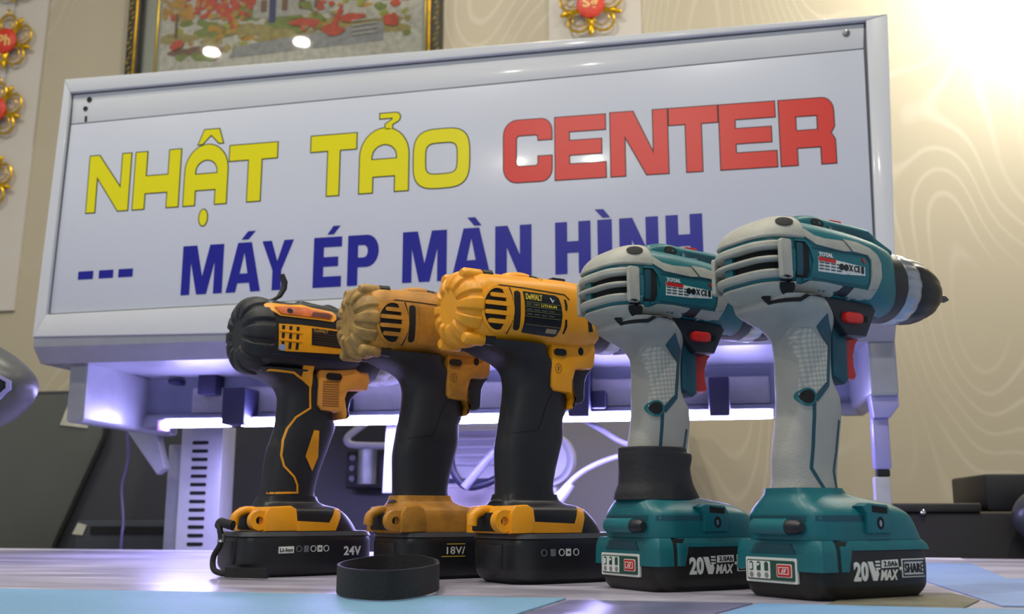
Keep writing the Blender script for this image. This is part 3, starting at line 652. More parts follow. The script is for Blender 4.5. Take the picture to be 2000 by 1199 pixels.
ornament(-.214, 1.228, 'gold loop ornament with a red disc above the sign, right of the painting', 'Sg')
tag(link('hanging_thread', tube([(-1.722, 2.286, T+1.60), (-1.730, 2.286, T+1.3), (-1.745, 2.286, T+.95)], .0008, 6), mat('grey_thread', '#8a8680', .7)), 'thin grey thread the left column of gold ornaments hangs on', 'thread')
tag(link('hanging_thread', tube([(-.214, 2.286, T+1.62), (-.214, 2.286, T+1.45), (-.214, 2.286, T+1.31)], .0008, 6), MATS['grey_thread']), 'thin grey thread above the gold ornament right of the painting', 'thread')

# ------------------------------------------------------------------ power drills
HEXM = bpy.data.materials.new('diamond_grip'); HEXM.use_nodes = True
_n = HEXM.node_tree; _b = _n.nodes['Principled BSDF']; _b.inputs['Roughness'].default_value = .6
_t = _n.nodes.new('ShaderNodeTexCoord'); _m = _n.nodes.new('ShaderNodeMapping'); _m.inputs['Scale'].default_value = (300, 1, 300); _m.inputs['Rotation'].default_value = (0, .12, 0)
_n.links.new(_t.outputs['Object'], _m.inputs['Vector']); _v = _n.nodes.new('ShaderNodeTexVoronoi'); _v.inputs['Randomness'].default_value = 0; _v.inputs['Scale'].default_value = 1
_n.links.new(_m.outputs['Vector'], _v.inputs['Vector'])
_r = _n.nodes.new('ShaderNodeValToRGB'); _r.color_ramp.elements[0].color = lin('#bdbcb2'); _r.color_ramp.elements[1].color = lin('#8f8e86'); _r.color_ramp.elements[1].position = .75
_n.links.new(_v.outputs['Distance'], _r.inputs['Fac']); _n.links.new(_r.outputs['Color'], _b.inputs['Base Color'])
_p = _n.nodes.new('ShaderNodeBump'); _p.invert = True; _p.inputs['Strength'].default_value = .8; _p.inputs['Distance'].default_value = .0006
_n.links.new(_v.outputs['Distance'], _p.inputs['Height']); _n.links.new(_p.outputs['Normal'], _b.inputs['Normal'])
NAV = mat('navy_black_plastic', '#141a22', .45, noise=.2)

def annulus(bm, cx, cz, ro, ri, y0, y1, n=24):
    V = []
    for r, y in ((ro, y0), (ro, y1), (ri, y1), (ri, y0)): V.append([bm.verts.new((cx + r*math.cos(2*pi*i/n), y, cz + r*math.sin(2*pi*i/n))) for i in range(n)])
    for k in range(4):
        a, b = V[k], V[(k+1) % 4]
        for i in range(n): bm.faces.new([a[i], a[(i+1) % n], b[(i+1) % n], b[i]])
    return bm

def chuck(t, x0, cz, k=1, ring=SIL, nose=True, body=CHK, back=.026):
    link('torque_collar', lathex([(x0-back-.004, .018*k), (x0-back, .0264*k), (x0-back+.004, .0272*k), (x0-.004, .0270*k), (x0-.002, .0262*k), (x0-.002, .012)], cz, 48), BPL, t)
    link('clutch_ring', lathex([(x0-.003, .014), (x0-.003, .0262*k), (x0-.001, .0272*k), (x0+.010, .0268*k), (x0+.0125, .0258*k), (x0+.0125, .014)], cz, 96, 16, .012), ring, t)
    link('chuck', lathex([(x0+.011, .012), (x0+.0115, .0252*k), (x0+.018, .0258*k), (x0+.027, .0246*k), (x0+.036, .0218*k), (x0+.044, .0180*k), (x0+.050, .0135*k), (x0+.0525, .0110*k), (x0+.053, .003)], cz, 96, 12, .012), body, t)
    if nose:
        bm = lathex([(x0+.050, .0042), (x0+.061, .0040), (x0+.062, .0030), (x0+.068, .0030), (x0+.073, .0008)], cz-.001, 16)
        link('drill_bit', bm, mat('dark_steel', '#55575a', .3, metal=.9), t)

def teal_drill(label, x, y, sleeve):
    t = thing('cordless_drill', label, 'drill', (x, y, T+.0005), math.radians(39), 'teal and grey cordless drills')
    # motor housing
    body = link('motor_housing', loftx([(-.022, .2120, .2400, .0240), (-.016, .2050, .2500, .0300), (-.011, .2010, .2550, .0335), (0, .2005, .2580, .0345), (.02, .2025, .2575, .0345), (.05, .2015, .2555, .0345), (.070, .1995, .2530, .0338), (.082, .1980, .2510, .0315), (.092, .1970, .2500, .0275)], 3.3), TEA, t)
    ridge = link('top_ridge', loftx([(.004, .246, .251, .010), (.011, .246, .2642, .015), (.027, .246, .2672, .017), (.040, .246, .2664, .017), (.080, .246, .2642, .017), (.090, .246, .2580, .016), (.106, .244, .2515, .014)], 3.2), TEA, t)
    link('direction_light', B(.052, .064, -.006, .006, .262, .2685, bev=.001), RED, t)
    tb_ = bvh(body); tr_ = bvh(ridge, body)
    decal('ridge_recess', ell(.028, .2598, .0062, .0036, 18), DRK, t, tr_, off=.0003)
    decal('ridge_flank', [(.036, .2545), (.085, .2535), (.080, .2595), (.040, .2605)], TED, t, tr_, off=.0003)
    # rear cap: three ribs between an upper and a lower shell round a dark core
    def plan(inset, z, xf, n=34):
        hw = zi(z)[1] - inset; xr = zi(z)[0] + inset; L = xf - xr if False else (.010 - xr)
        P = []
        for i in range(n+1):
            a = -pi/2 + pi*i/n; P.append((.010 - L*abs(math.cos(a))**(2/3.4), hw*sq(math.sin(a), 3.4), z))
        P = [(min(p[0], xf), p[1], p[2]) for p in P]
        return P
    prof = interp([(.1975, -.017, .0225), (.2010, -.0235, .0290), (.2060, -.0300, .0335), (.214, -.0345, .0362), (.225, -.0365, .0368), (.236, -.0360, .0362), (.245, -.0335, .0352), (.2515, -.0285, .0325), (.2565, -.0215, .0275), (.2600, -.0130, .0190), (.2618, -.0060, .0110)], 40)
    def zi(z):
        for a, b in zip(prof, prof[1:]):
            if a[0] <= z <= b[0]:
                f = (z-a[0])/(b[0]-a[0]); return (a[1]+f*(b[1]-a[1]), a[2]+f*(b[2]-a[2]))
        return prof[-1][1:3] if z > prof[-1][0] else prof[0][1:3]
    def slab(name, z0, z1, xf, m, e=.0011, base=0, steps=2):
        zs = [(z0, e+base), (z0+e*.6, e*.35+base), (z0+e*1.3, base)] + [(z0+(z1-z0)*k/(steps+1), base) for k in range(1, steps+1)] + [(z1-e*1.3, base), (z1-e*.6, e*.35+base), (z1, e+base)]
        zs.sort(); return link(name, rings(bmesh.new(), [plan(i, z, xf) for z, i in zs]), m, t, 50)
    slab('vent_core', .2155, .2325, -.012, DRK, base=.0058)
    slab('rear_shell', .1990, .2165, -.012, TEA, base=.0022)
    slab('rear_shell', .2320, .2450, -.012, TEA, base=.0022)
    slab('cap_rib', .2318, .2375, -.0195, GRY); slab('cap_rib', .2232, .2266, -.0195, GRY); slab('cap_rib', .2118, .2176, -.0195, GRY)
    slab('cap_upper', .2400, .2617, -.004, GRY, steps=11); slab('cap_lower', .1978, .2092, -.012, GRY, steps=5)
    link('vent_strut', prism([(-.033, .006), (-.033, .014), (-.020, .014), (-.020, .006)], .2170, .2315, 'z'), TEA, t)
    for s in (-1, 1):
        link('cap_end_bar', prism(rrect(-.0265, -.0170, .2100, .2374, .002), s*.0325, s*.0366, 'y', bev=.0007), GRY, t)
    tcap = bvh(*[o for o in t.children if o.name.startswith(('cap_', 'rear_shell', 'motor'))])
    decal('screw_recess', ell(.2105+.0008-.2110, .2062, .0052, .0058, 20), DRK, t, tcap, DIAG, off=.0006)
    decal('screw_recess', ell(.0005, .2520, .0062, .0038, 20), DRK, t, tcap, DIAG, off=.0012, res=.003)
    # side trim
    decal('upper_stripe', [(-.0200, .2523), (-.0142, .2507), (-.0033, .2485), (.0059, .2436), (.0154, .2424), (.0335, .2430), (.0400, .2360), (.0331, .2352), (.0071, .2370), (-.0052, .2425), (-.0147, .2428), (-.0200, .2420)], GRY, t, tb_, off=.0013)
    decal('collar_stripe', [(.0340, .2446), (.0472, .2442), (.0600, .2410), (.0669, .2370), (.0700, .2309), (.0699, .2208), (.0660, .2116), (.0580, .2106), (.0596, .2210), (.0600, .2318), (.0567, .2352), (.0420, .2362)], GRY, t, tb_, off=.0013)
    decal('lower_stripe', [(-.0205, .2085), (-.0100, .2085), (-.0054, .2082), (.0011, .2112), (.0171, .2118), (.0335, .2108), (.0300, .2042), (.0006, .2041), (-.0061, .1995), (-.0205, .1985)], GRY, t, tb_, off=.0013)
    decal('front_stripe', [(.0440, .2108), (.0560, .2104), (.0660, .2112), (.0620, .1995), (.0400, .2000)], GRY, t, tb_, off=.0013)
    decal('stripe_gap', [(.0325, .2112), (.0445, .2110), (.0405, .1998), (.0295, .2030)], NAV, t, tb_, off=.0009)
    decal('side_vent', [(-.0162, .2378), (-.0032, .2378), (.0000, .2330), (.0005, .2180), (-.0010, .2128), (-.0162, .2120)], DRK, t, tb_, off=.0004)
    decal('vent_bar', rrect(-.0108, -.0058, .2140, .2365, .001), TED, t, tb_, off=.0012)
    decal('vent_edge', strip([(-.0165, .2384), (-.0030, .2385), (.0012, .2335), (.0040, .2250), (.0015, .2125), (-.0050, .2112)], .0016), TEA, t, tb_, off=.0012)
    decal('panel_groove', strip([(.0040, .2345), (.0560, .2345), (.0590, .2300), (.0585, .2150), (.0560, .2125), (.0045, .2135)], .0008), TED, t, tb_, off=.0003)
    lab = decal('rating_label', [(.0088, .2185), (.0340, .2188), (.0340, .2200), (.0535, .2200), (.0535, .2262), (.0340, .2275), (.0088, .2290)], WHT, t, tb_, off=.0003)
    tl_ = tb_
    text('brand_lettering', 'TOTAL', .0135, .0030, .0092, .2292, WHT, t, tl_, off=.0007, bold=.03)
    decal('label_band', [(.0090, .2260), (.0250, .2258), (.0250, .2282), (.0090, .2287)], RED, lab, tl_, off=.0007)
    decal('label_corner', [(.0505, .2320), (.0535, .2320), (.0535, .2285)], RED, lab, tl_, off=.0006)
    ln = []
    for k in range(3): ln += [[(.0095+u, .2246-k*.0022), (.0095+u+.0042, .2246-k*.0022), (.0095+u+.0042, .2252-k*.0022), (.0095+u, .2252-k*.0022)] for u in (0, .0052, .0110, .0165)]
    decal('fine_print', ln, LBL, lab, tl_, off=.0007, res=.01)
    for cx in (.0305, .0350): decal('certification_mark', ell(cx, .2238, .0022, .0024, 16), LBL, lab, tl_, off=.0008)
    text('certification_mark', 'X', .0040, .0046, .0375, .2216, LBL, lab, tl_, off=.0008, bold=.02)
    text('certification_mark', 'CE', .0058, .0046, .0425, .2216, LBL, lab, tl_, off=.0008, bold=.02)
    decal('certification_mark', rrect(.0495, .0520, .2212, .2262, .0004, 2), LBL, lab, tl_, off=.0008)
    chuck(t, .1100, .2228, 1.0)
    # handle
    hand = link('handle', loftz([(.069, -.0055, .0400, .0185), (.079, -.0035, .0405, .0170), (.091, -.0035, .0425, .0165), (.105, -.0012, .0455, .0165), (.126, .0030, .0485, .0170), (.134, .0038, .0480, .0171), (.143, .0044, .0430, .0172), (.150, .0050, .0400, .0175), (.162, .0058, .0395, .0180), (.174, .0052, .0400, .0188), (.1805, .0010, .0405, .0205), (.1858, -.0065, .0410, .0235), (.1905, -.0150, .0390, .0275), (.1955, -.0205, .0330, .0315), (.2020, -.0205, .0250, .0335)], 3.0, 52, 44), GRP, t)
    th = bvh(hand)
    decal('neck_groove', strip([(-.0275, .1962), (-.0180, .1972), (-.0070, .1976), (.0000, .2022), (.0230, .2018)], .0026), DRK, t, bvh(body, hand, *[o for o in t.children if o.name.startswith('cap_lower')]), off=.0014, sink=.002)
    grip = link('trigger_housing', prism([(.0370, .1870), (.0452, .1900), (.0515, .1792), (.0507, .1470), (.0470, .1446), (.0400, .1480), (.0360, .1500)], -.0165, .0165, 'y', bev=.002), TED, t)
    blk = link('switch_housing', prism([(.0180, .2045), (.0690, .2045), (.0750, .1990), (.0640, .1790), (.0448, .1783), (.0385, .1850), (.0290, .1950)], -.0235, .0235, 'y', bev=.002), NAV, t)
    link('trigger', prism([(.0480, .1800), (.0740, .1805), (.0700, .1760), (.0670, .1675), (.0672, .1600), (.0690, .1530), (.0670, .1502), (.0600, .1502), (.0480, .1520)], -.0075, .0075, 'y', bev=.0025, segs=3), RED, t)
    link('direction_switch', prism(rrect(.0395, .0575, .1870, .1948, .0035), -.0275, .0275, 'y', bev=.0012), RED, t)
    tg = bvh(blk)
    decal('key_hole', rrect(.0610, .0648, .1890, .1935, .0008, 2), DRK, t, tg, off=.0003)
    decal('textured_panel', [(.0016, .1812), (.0111, .1812), (.0290, .1701), (.0268, .1450), (.0156, .1360), (.0061, .1352), (.0078, .1601)], HEXM, t, th, off=.0009, res=.003)
    decal('teal_chevron', [(.0215, .1912), (.0337, .1801), (.0317, .1557), (.0299, .1425), (.0185, .1312), (.0152, .1335), (.0270, .1440), (.0286, .1557), (.0302, .1702), (.0168, .1823)], TED, t, th, off=.0006)
    decal('teal_groove', strip([(.0160, .1335), (.0150, .1200), (.0128, .1016), (.0098, .0853), (.0190, .0715)], .0026), TED, t, th, off=.0004)
    decal('teal_groove', strip([(.0395, .1190), (.0350, .0960), (.0310, .0840), (.0325, .0712)], .0022), TED, t, th, off=.0004)
    decal('screw_recess', ell(.0108, .1340, .0062, .0062, 22), TEA, t, th, off=.0012, res=.003); decal('screw', ell(.0106, .1341, .0044, .0046, 22), DRK, t, th, off=.0018, res=.003)
    # foot
    foot = link('foot', loftz([(.0378, -.0100, .1000, .0372), (.0450, -.0100, .0960, .0372), (.0500, -.0100, .0930, .0370), (.0545, -.0100, .0895, .0362), (.0580, -.0095, .0850, .0335), (.0620, -.0085, .0760, .0285), (.0655, -.0070, .0570, .0235), (.0685, -.0060, .0430, .0205), (.0722, -.0058, .0405, .0188)], 5.0, 56, 24), TEA, t)
    tf = bvh(foot)
    decal('foot_band', strip([(-.0040, .0520), (.0340, .0522)], .0034), TED, t, tf, off=.0004)
    decal('foot_band', strip([(-.034, .0520), (.034, .0520)], .0034), TED, t, tf, REAR, off=.0004)
    bm = bmesh.new()
    q = []
    for k in range(9):
        yy = .0175 - .033*k/8; q.append([(-.0125 + .0052*math.cos(2*pi*i/20), yy, .0463 + .0055*math.sin(2*pi*i/20)) for i in range(20)])
    q = [[(-.0125+(p[0]+.0125)*.75, .0188, .0463+(p[2]-.0463)*.75) for p in q[0]]] + q
    link('clip_barrel', rings(bm, q), TEA, t)
    link('barrel_cap', rings(bmesh.new(), [[(-.0125 + r*math.cos(2*pi*i/20), yy, .0463 + r*math.sin(2*pi*i/20)) for i in range(20)] for yy, r in ((-.0150, .0050), (-.0240, .0046), (-.0275, .0030))]), NAV, t)
    br = link('clip_bracket', prism([(.0340, .0420), (.0560, .0420), (.0580, .0550), (.0540, .0610), (.0360, .0622), (.0300, .0600), (.0340, .0550)], -.0400, -.0300, 'y', bev=.0012), TEA, t)
    tbk = bvh(br)
    decal('bracket_recess', [(.0390, .0560), (.0530, .0550), (.0530, .0590), (.0390, .0605)], DRK, br, tbk, off=.0003)
    decal('screw_recess', ell(.0462, .0488, .0032, .0042, 18), DRK, br, tbk, off=.0003); decal('screw', ell(.0458, .0486, .0012, .0022, 12), SIL, br, tbk, off=.0006)
    # battery
    bat = link('battery', loftz([(0, -.0060, .0900, .0360), (.0035, -.0085, .0940, .0382), (.0085, -.0098, .0970, .0395), (.0200, -.0100, .0975, .0400), (.0300, -.0095, .0965, .0395), (.0370, -.0080, .0940, .0380)], 6.5, 60, 18), mat('battery_black', '#161311', .45, noise=.15), t)
    bl = link('battery_shell', loftz([(.0178, -.0112, .0062, .0412), (.0300, -.0108, .0062, .0408), (.0345, -.0100, .0060, .0398), (.0376, -.0088, .0050, .0385)], 9, 60, 8), TEA, bat)
    link('battery_rim', loftz([(.0312, .0080, .0982, .0403), (.0340, .0080, .0972, .0398), (.0376, .0070, .0940, .0380)], 9, 60, 6), TEA, bat)
    link('corner_guard', loftz([(.0178, .0075, .0150, .0410), (.0335, .0078, .0190, .0406), (.0340, .0078, .0190, .0404)], 12, 40, 4), TEA, bat)
    tbt = bvh(bat); tsh = bvh(bl, bat)
    decal('release_button', [(-.024, .0290), (.019, .0290), (.014, .0355), (-.020, .0355)], TED, bat, tsh, REAR, off=.0006)
    tpl = BVHTree.FromPolygons([(-.0113, -.1, -.1), (-.0113, .1, -.1), (-.0113, .1, .1), (-.0113, -.1, .1)], [(0, 1, 2, 3)])
    gl_ = decal('gauge_label', rrect(-.0290, .0200, .0096, .0260, .0010, 3), WHT, bat, tpl, REAR, off=.0003, res=.02, sink=.0016)
    R2 = dict(tree=tpl, frame=REAR, res=.02, sink=.0001)
    decal('gauge_field', rrect(-.0270, .0182, .0113, .0243, .0010, 3), GRN, gl_, off=.0010, **R2)
    decal('gauge_window', rrect(-.0262, -.0042, .0121, .0236, .0010, 3), WHT, gl_, off=.0013, **R2)
    for k, cx in enumerate((-.0225, -.0152, -.0077)):
        decal('gauge_dot', ell(cx, .0144, .0018, .0018, 16), mat('grey_print', '#7d817e', .5), gl_, off=.0016, **R2)
        decal('battery_icon', [[(cx-.0018, .0173), (cx+.0018, .0173), (cx+.0018, .0225), (cx-.0018, .0225)], [(cx-.0009, .0225), (cx+.0009, .0225), (cx+.0009, .0232), (cx-.0009, .0232)]], GRN, gl_, off=.0016, **R2)
        if k < 2: decal('icon_gap', [(cx-.0012, .0178+.0022*k), (cx+.0012, .0182+.0028*k), (cx+.0012, .0220), (cx-.0012, .0220)], WHT, gl_, off=.0019, **R2)
    decal('button_frame', rrect(.0020, .0163, .0135, .0222, .0012, 3), WHT, gl_, off=.0013, **R2)
    decal('gauge_button', rrect(.0028, .0155, .0141, .0216, .0010, 3), RED, gl_, off=.0017, **R2)
    decal('button_icon', strip([(.0046, .0158), (.0046, .0200), (.0136, .0200), (.0136, .0158), (.0046, .0158)], .0005), WHT, gl_, off=.0020, **R2)
    decal('button_icon', [[(.0070, .0165), (.0082, .0165), (.0094, .0193), (.0086, .0193)], [(.0090, .0165), (.0102, .0165), (.0116, .0193), (.0106, .0193)]], WHT, gl_, off=.0020, **R2)
    K = dict(off=.0008)
    text('voltage_lettering', '20', .0128, .0125, .0185, .0115, WHT, bat, tbt, bold=.035, **K)
    decal('voltage_lettering', [(.0313, .0240), (.0358, .0240), (.0380, .0170), (.0398, .0195), (.0412, .0160), (.0395, .0117), (.0358, .0117)], WHT, bat, tbt, **K)
    decal('voltage_lettering', [[(.0386, .0232-k*.0022), (.0425, .0232-k*.0022), (.0423, .0244-k*.0022), (.0384, .0244-k*.0022)] for k in range(3)], WHT, bat, tbt, res=.02, **K)
    cb_ = decal('capacity_plate', [(.0440, .0196), (.0597, .0200), (.0597, .0250), (.0446, .0247)], WHT, bat, tbt, res=.02, **K)
    text('capacity_lettering', '2.0Ah', .0125, .0034, .0458, .0207, LBL, cb_, tbt, off=.0012, bold=.01)
    text('max_lettering', 'MAX', .0165, .0068, .0428, .0117, WHT, bat, tbt, bold=.02, shear=.25, **K)
    sp_ = decal('share_plate', rrect(.0632, .0868, .0130, .0252, .0003, 2), WHT, bat, tbt, res=.02, **K)
    decal('share_border', [[(.0640, .0138), (.0860, .0138), (.0860, .0148), (.0640, .0148)], [(.0640, .0234), (.0860, .0234), (.0860, .0244), (.0640, .0244)], [(.0640, .0148), (.0648, .0148), (.0648, .0234), (.0640, .0234)], [(.0852, .0148), (.0860, .0148), (.0860, .0234), (.0852, .0234)]], LBL, sp_, tbt, off=.0012, res=.02)
    text('share_lettering', 'SHARE', .0186, .0062, .0657, .0160, LBL, sp_, tbt, off=.0012, bold=.005)
    decal('plus_mark', [[(.0606, .0186), (.0630, .0186), (.0630, .0194), (.0606, .0194)], [(.0614, .0178), (.0622, .0178), (.0622, .0202), (.0614, .0202)]], WHT, bat, tbt, res=.02, **K)
    if sleeve:
        link('rubber_sleeve', loftz([(.0655, -.0115, .0530, .0245), (.0700, -.0110, .0510, .0235), (.0790, -.0080, .0470, .0215), (.0885, -.0075, .0455, .0208), (.0975, -.0078, .0475, .0208), (.1000, -.0078, .0470, .0208), (.1012, -.0076, .0425, .0205), (.1042, -.0076, .0420, .0203), (.1050, -.0070, .0415, .0198)], 3.2, 48, 30), mat('matte_black_sleeve', '#232327', .7, noise=.2, bump=.3), t)
        decal('sleeve_flap', [(.010, .1030), (.0475, .1030), (.0475, .1070), (.011, .1076)], MATS['matte_black_sleeve'], t, bvh(t.children[-1]), off=.0012)
    return t

def foot_and_battery(t, dx, m, yx, bx0, bx1, wide):
    foot = link('foot', loftz([(.0385, -.0040+dx, .0950+dx, .0345), (.0450, -.0040+dx, .0910+dx, .0345), (.0520, -.0030+dx, .0850+dx, .0340), (.0580, -.0010+dx, .0780+dx, .0320), (.0612, .0000+dx, .0720+dx, .0280), (.0632, .0008+dx, .0640+dx, .0225), (.0660, .0018+dx, .0585+dx, .0190), (.0710, .0035+dx, .0562+dx, .0178)], 4.2, 56, 24), m if wide else BPL, t)
    tf = bvh(foot)
    a = yx
    link('rear_mount', prism([(-.0062+dx, .0395), (-.0062+dx, .0550), (-.0020+dx, .0612), (a-.007, .0622), (a-.0016, .0593), (a, .0487), (a, .0395)], -.0356, .0356, 'y', bev=.002), m, t)
    if not wide:
        decal('side_band', [(a-.001, .0487), (.0568+(dx and .009), .0470), (.0625+(dx and .011), .0600), (.0700+(dx and .011), .0600), (.0630+(dx and .009), .0398), (a-.001, .0398)], m, t, tf, off=.0012)
    cx = -.0100 + dx
    bm = annulus(bmesh.new(), cx, .0492, .0088, .0036, -.0320, -.0240)
    link('strap_lug', bm, m, t)
    link('lug_web', prism([(cx+.005, .0405), (.002+dx, .0400), (.002+dx, .0585), (cx+.002, .0578), (cx+.005, .053)], -.0320, -.0240, 'y', bev=.001), m, t)
    link('strap_lug', tube([(.001+dx, .004, .0575), (-.010+dx, .004, .0575), (-.0175+dx, .004, .0530), (-.0190+dx, .004, .0455)], .0042, 12), m, t)
    link('hook_recess', B(-.0085+dx, -.004+dx, -.022, .022, .041, .056, bev=.001), DRK, t)
    BB_ = mat('plain_battery_black', '#19191b', .4, noise=.15)
    bat = link('battery', loftz([(0, bx0+.009, bx1-.006, .0335), (.0040, bx0+.004, bx1-.002, .0368), (.0120, bx0, bx1, .0380), (.0300, bx0, bx1, .0380), (.0345, bx0+.001, bx1-.001, .0375), (.0362, bx0+.003, bx1-.003, .0360), (.0395, bx0+.004, bx1-.004, .0352)], 5.5, 56, 22), BB_, t)
    link('battery_lid', loftz([(.0352, bx0+.0005, bx1-.001, .0376), (.0392, bx0+.002, bx1-.003, .0362)], 7, 56, 2), mat('battery_grey_top', '#4a4b4f', .35, noise=.1), bat)
    link('release_latch', B(bx0-.0012, bx0+.004, -.018, .018, .010, .031, bev=.0015), BPL, bat)
    return bat
def icons(bat, tbt, xs, z, s=.0034):
    for k, x in enumerate(xs):
        if k % 2 == 0: decal('symbol', [p for p in strip(ell(x, z, s*.75, s*.75, 14)+[(x+s*.75, z)], .0006)], WHT if k > 1 else mat('dim_print', '#6b6d72', .5), bat, tbt, off=.0006, res=.02)
        else: decal('symbol', [rrect(x-s*.7, x+s*.7, z-s*.85, z+s*.85, .0004, 2)], WHT if k > 1 else MATS['dim_print'], bat, tbt, off=.0006, res=.02)
        if k > 1: decal('symbol_bar', [(x-s*.3, z-s*.25), (x+s*.3, z-s*.25), (x+s*.3, z+s*.25), (x-s*.3, z+s*.25)], LBL, bat, tbt, off=.0009, res=.02)

def yellow_drill(label, x, y, m, mcap, fresh):
    t = thing('cordless_drill', label, 'drill', (x, y, T+.0005), math.radians(43), 'yellow and black cordless drills')
    body = link('motor_housing', loftx([(-.038, .2040, .2430, .023), (-.033, .1955, .2520, .0290), (-.022, .1920, .2548, .0315), (0, .1935, .2552, .0322), (.03, .1948, .2565, .0322), (.06, .1942, .2572, .0318), (.080, .1948, .2562, .0305), (.088, .1975, .2540, .028), (.096, .2010, .2500, .0245), (.100, .2030, .2475, .022)], 3.0), m, t)
    tb_ = bvh(body)
    cap = link('rear_cap', padcap([(-.0460, .0005), (-.0458, .0120), (-.0448, .0205), (-.0418, .0262), (-.0375, .0292), (-.0330, .0302), (-.0285, .0304), (-.0262, .0296)], .2232, 12, .0026, .30, .96, .82, ph=.5), mcap, t, 60)
    for yy, zz, s in ((-.0195, .1960, 1), (-.0150, .2500, 1), (.0195, .1960, 1), (.0150, .2500, 1)):
        bo = link('bolt_boss', lathex([(-.0430, .0010), (-.0425, .0040), (-.0400, .0056), (-.0250, .0058), (-.0235, .0050)], zz, 20, cy=yy), mcap, t)
        link('bolt', lathex([(-.0240, .0010), (-.0240, .0044), (-.0195, .0046), (-.0150, .0050), (-.0140, .0020)], zz + (.0012 if zz > .22 else .0), 16, cy=yy-.0015*(1 if yy < 0 else -1)), BPL, bo)
    link('top_boss', loftx([(.002, .248, .2535, .006), (.010, .248, .2598, .0105), (.022, .248, .2612, .0125), (.032, .248, .2598, .0125), (.050, .248, .2582, .012), (.085, .246, .2565, .011)], 2.6), m, t)
    tt = bvh(body, t.children[-1])
    decal('screw_recess', ell(.0318, .2560, .0046, .0040, 18), DRK, t, tt, off=.0003)
    link('speed_switch', B(.056, .070, -.007, .007, .255, .2608, bev=.001), BPL, t)
    # side vent, ribs, slots
    vent = decal('side_vent', ell(-.0170, .2205, .0135, .0178, 28), DRK, t, tb_, off=.0005)
    decal('vent_surround', strip(ell(-.0170, .2205, .0142, .0185, 30)+[(-.0028, .2205)], .0022), m, t, tb_, off=.0016)
    for z, x0, x1 in ((.2318, -.0245, -.0085), (.2250, -.0290, -.0060), (.2172, -.0292, -.0060), (.2100, -.0260, -.0080)):
        decal('vent_rib', rrect(x0, x1, z-.0018, z+.0018, .0014, 3), m, t, tb_, off=.0020, sink=.0024)
    decal('vent_frame', strip([(-.0098, .2380), (-.0068, .2300), (-.0058, .2210), (-.0068, .2110), (-.0100, .2030)], .0062), m, t, tb_, off=.0018)
    decal('housing_seam', strip([(-.0052, .2398), (-.0028, .2300), (-.0020, .2210), (-.0030, .2110), (-.0058, .2010)], .0010), DRK, t, tb_, off=.0006)
    decal('side_slot', rrect(-.0012, .0050, .2045, .2378, .0028, 4), DRK, t, tb_, off=.0006)
    if fresh:
        lb = decal('rating_label', [(.0078, .2380), (.0400, .2378), (.0440, .2360), (.0466, .2300), (.0478, .2215), (.0466, .2100), (.0438, .2035), (.0410, .2025), (.0082, .2035), (.0092, .2120), (.0096, .2210), (.0092, .2300)], LBL, t, tb_, off=.0008)
        text('brand_lettering', 'DeWALT', .0165, .0052, .0100, .2312, YPR, lb, tb_, off=.0012, bold=.03)
        decal('label_mark', [(.0345, .2350), (.0358, .2350), (.0375, .2325), (.0395, .2340), (.0372, .2308)], WHT, lb, tb_, off=.0011)
        decal('label_rule', [[(.0100, z), (.0455, z), (.0455, z+.0004), (.0100, z+.0004)] for z in (.2292, .2252, .2212, .2168, .2100)], mat('olive_print', '#76734a', .5), lb, tb_, off=.0011, res=.02)
        text('label_lettering', 'LITHIUM', .0160, .0023, .0255, .2262, YPR, lb, tb_, off=.0012, bold=.02)
        text('label_lettering', 'DC', .0045, .0020, .0110, .2264, MATS['olive_print'], lb, tb_, off=.0012)
        text('label_lettering', '18V', .0060, .0020, .0180, .2264, MATS['olive_print'], lb, tb_, off=.0012)
        decal('fine_print', [[(.0110+k*.0075, z), (.0165+k*.0075, z), (.0165+k*.0075, z+.0012), (.0110+k*.0075, z+.0012)] for z in (.2224, .2184) for k in range(4)], mat('faint_print', '#4c4c46', .5), lb, tb_, off=.0011, res=.02)
        decal('label_badge', [[(.0318, .2050), (.0425, .2050), (.0430, .2085), (.0322, .2085)]], mat('buff_print', '#9a8c70', .5), lb, tb_, off=.0011, res=.02)
    else:
        decal('side_panel', [(.0082, .2375), (.0400, .2375), (.0466, .2300), (.0478, .2215), (.0466, .2100), (.0410, .2035), (.0082, .2035), (.0096, .2210)], m, t, tb_, off=.0006)
    decal('side_slot', [(.0500, .2355), (.0520, .2355), (.0535, .2300), (.0530, .2260), (.0515, .2260), (.0510, .2310)], DRK, t, tb_, off=.0005)
    decal('side_slot', [(.0512, .2180), (.0530, .2180), (.0535, .2120), (.0515, .2060), (.0498, .2060), (.0510, .2110)], DRK, t, tb_, off=.0005)
    decal('upper_seam', strip([(-.0260, .2360), (-.0140, .2412), (.0119, .2412), (.0510, .2400), (.0560, .2360)], .0009), DRK, t, tb_, off=.0004)
    decal('front_port', [(.0760, .2200), (.0800, .2180), (.0830, .2110), (.0780, .2100)], DRK, t, tb_, off=.0005)
    chuck(t, .1130, .2235, .98)
    link('nose_collar', lathex([(.092, .018), (.094, .0255), (.099, .0262), (.103, .0250), (.103, .015)], .2245, 40), m, t)
    hand = link('handle', loftz([(.0650, .0000, .0600, .0185), (.0700, .0040, .0560, .0170), (.0760, .0045, .0545, .0165), (.0900, .0040, .0570, .0165), (.1050, .0035, .0612, .0170), (.1225, .0060, .0655, .0175), (.1350, .0083, .0652, .0178), (.1410, .0096, .0680, .0180), (.1490, .0112, .0690, .0182), (.1610, .0123, .0670, .0185), (.1700, .0112, .0650, .0190), (.1760, .0080, .0620, .0198), (.1820, .0000, .0560, .0220), (.1870, -.0120, .0480, .0250), (.1915, -.0220, .0450, .0280), (.1960, -.0270, .0440, .0290)], 3.0, 52, 44), BLK, t)
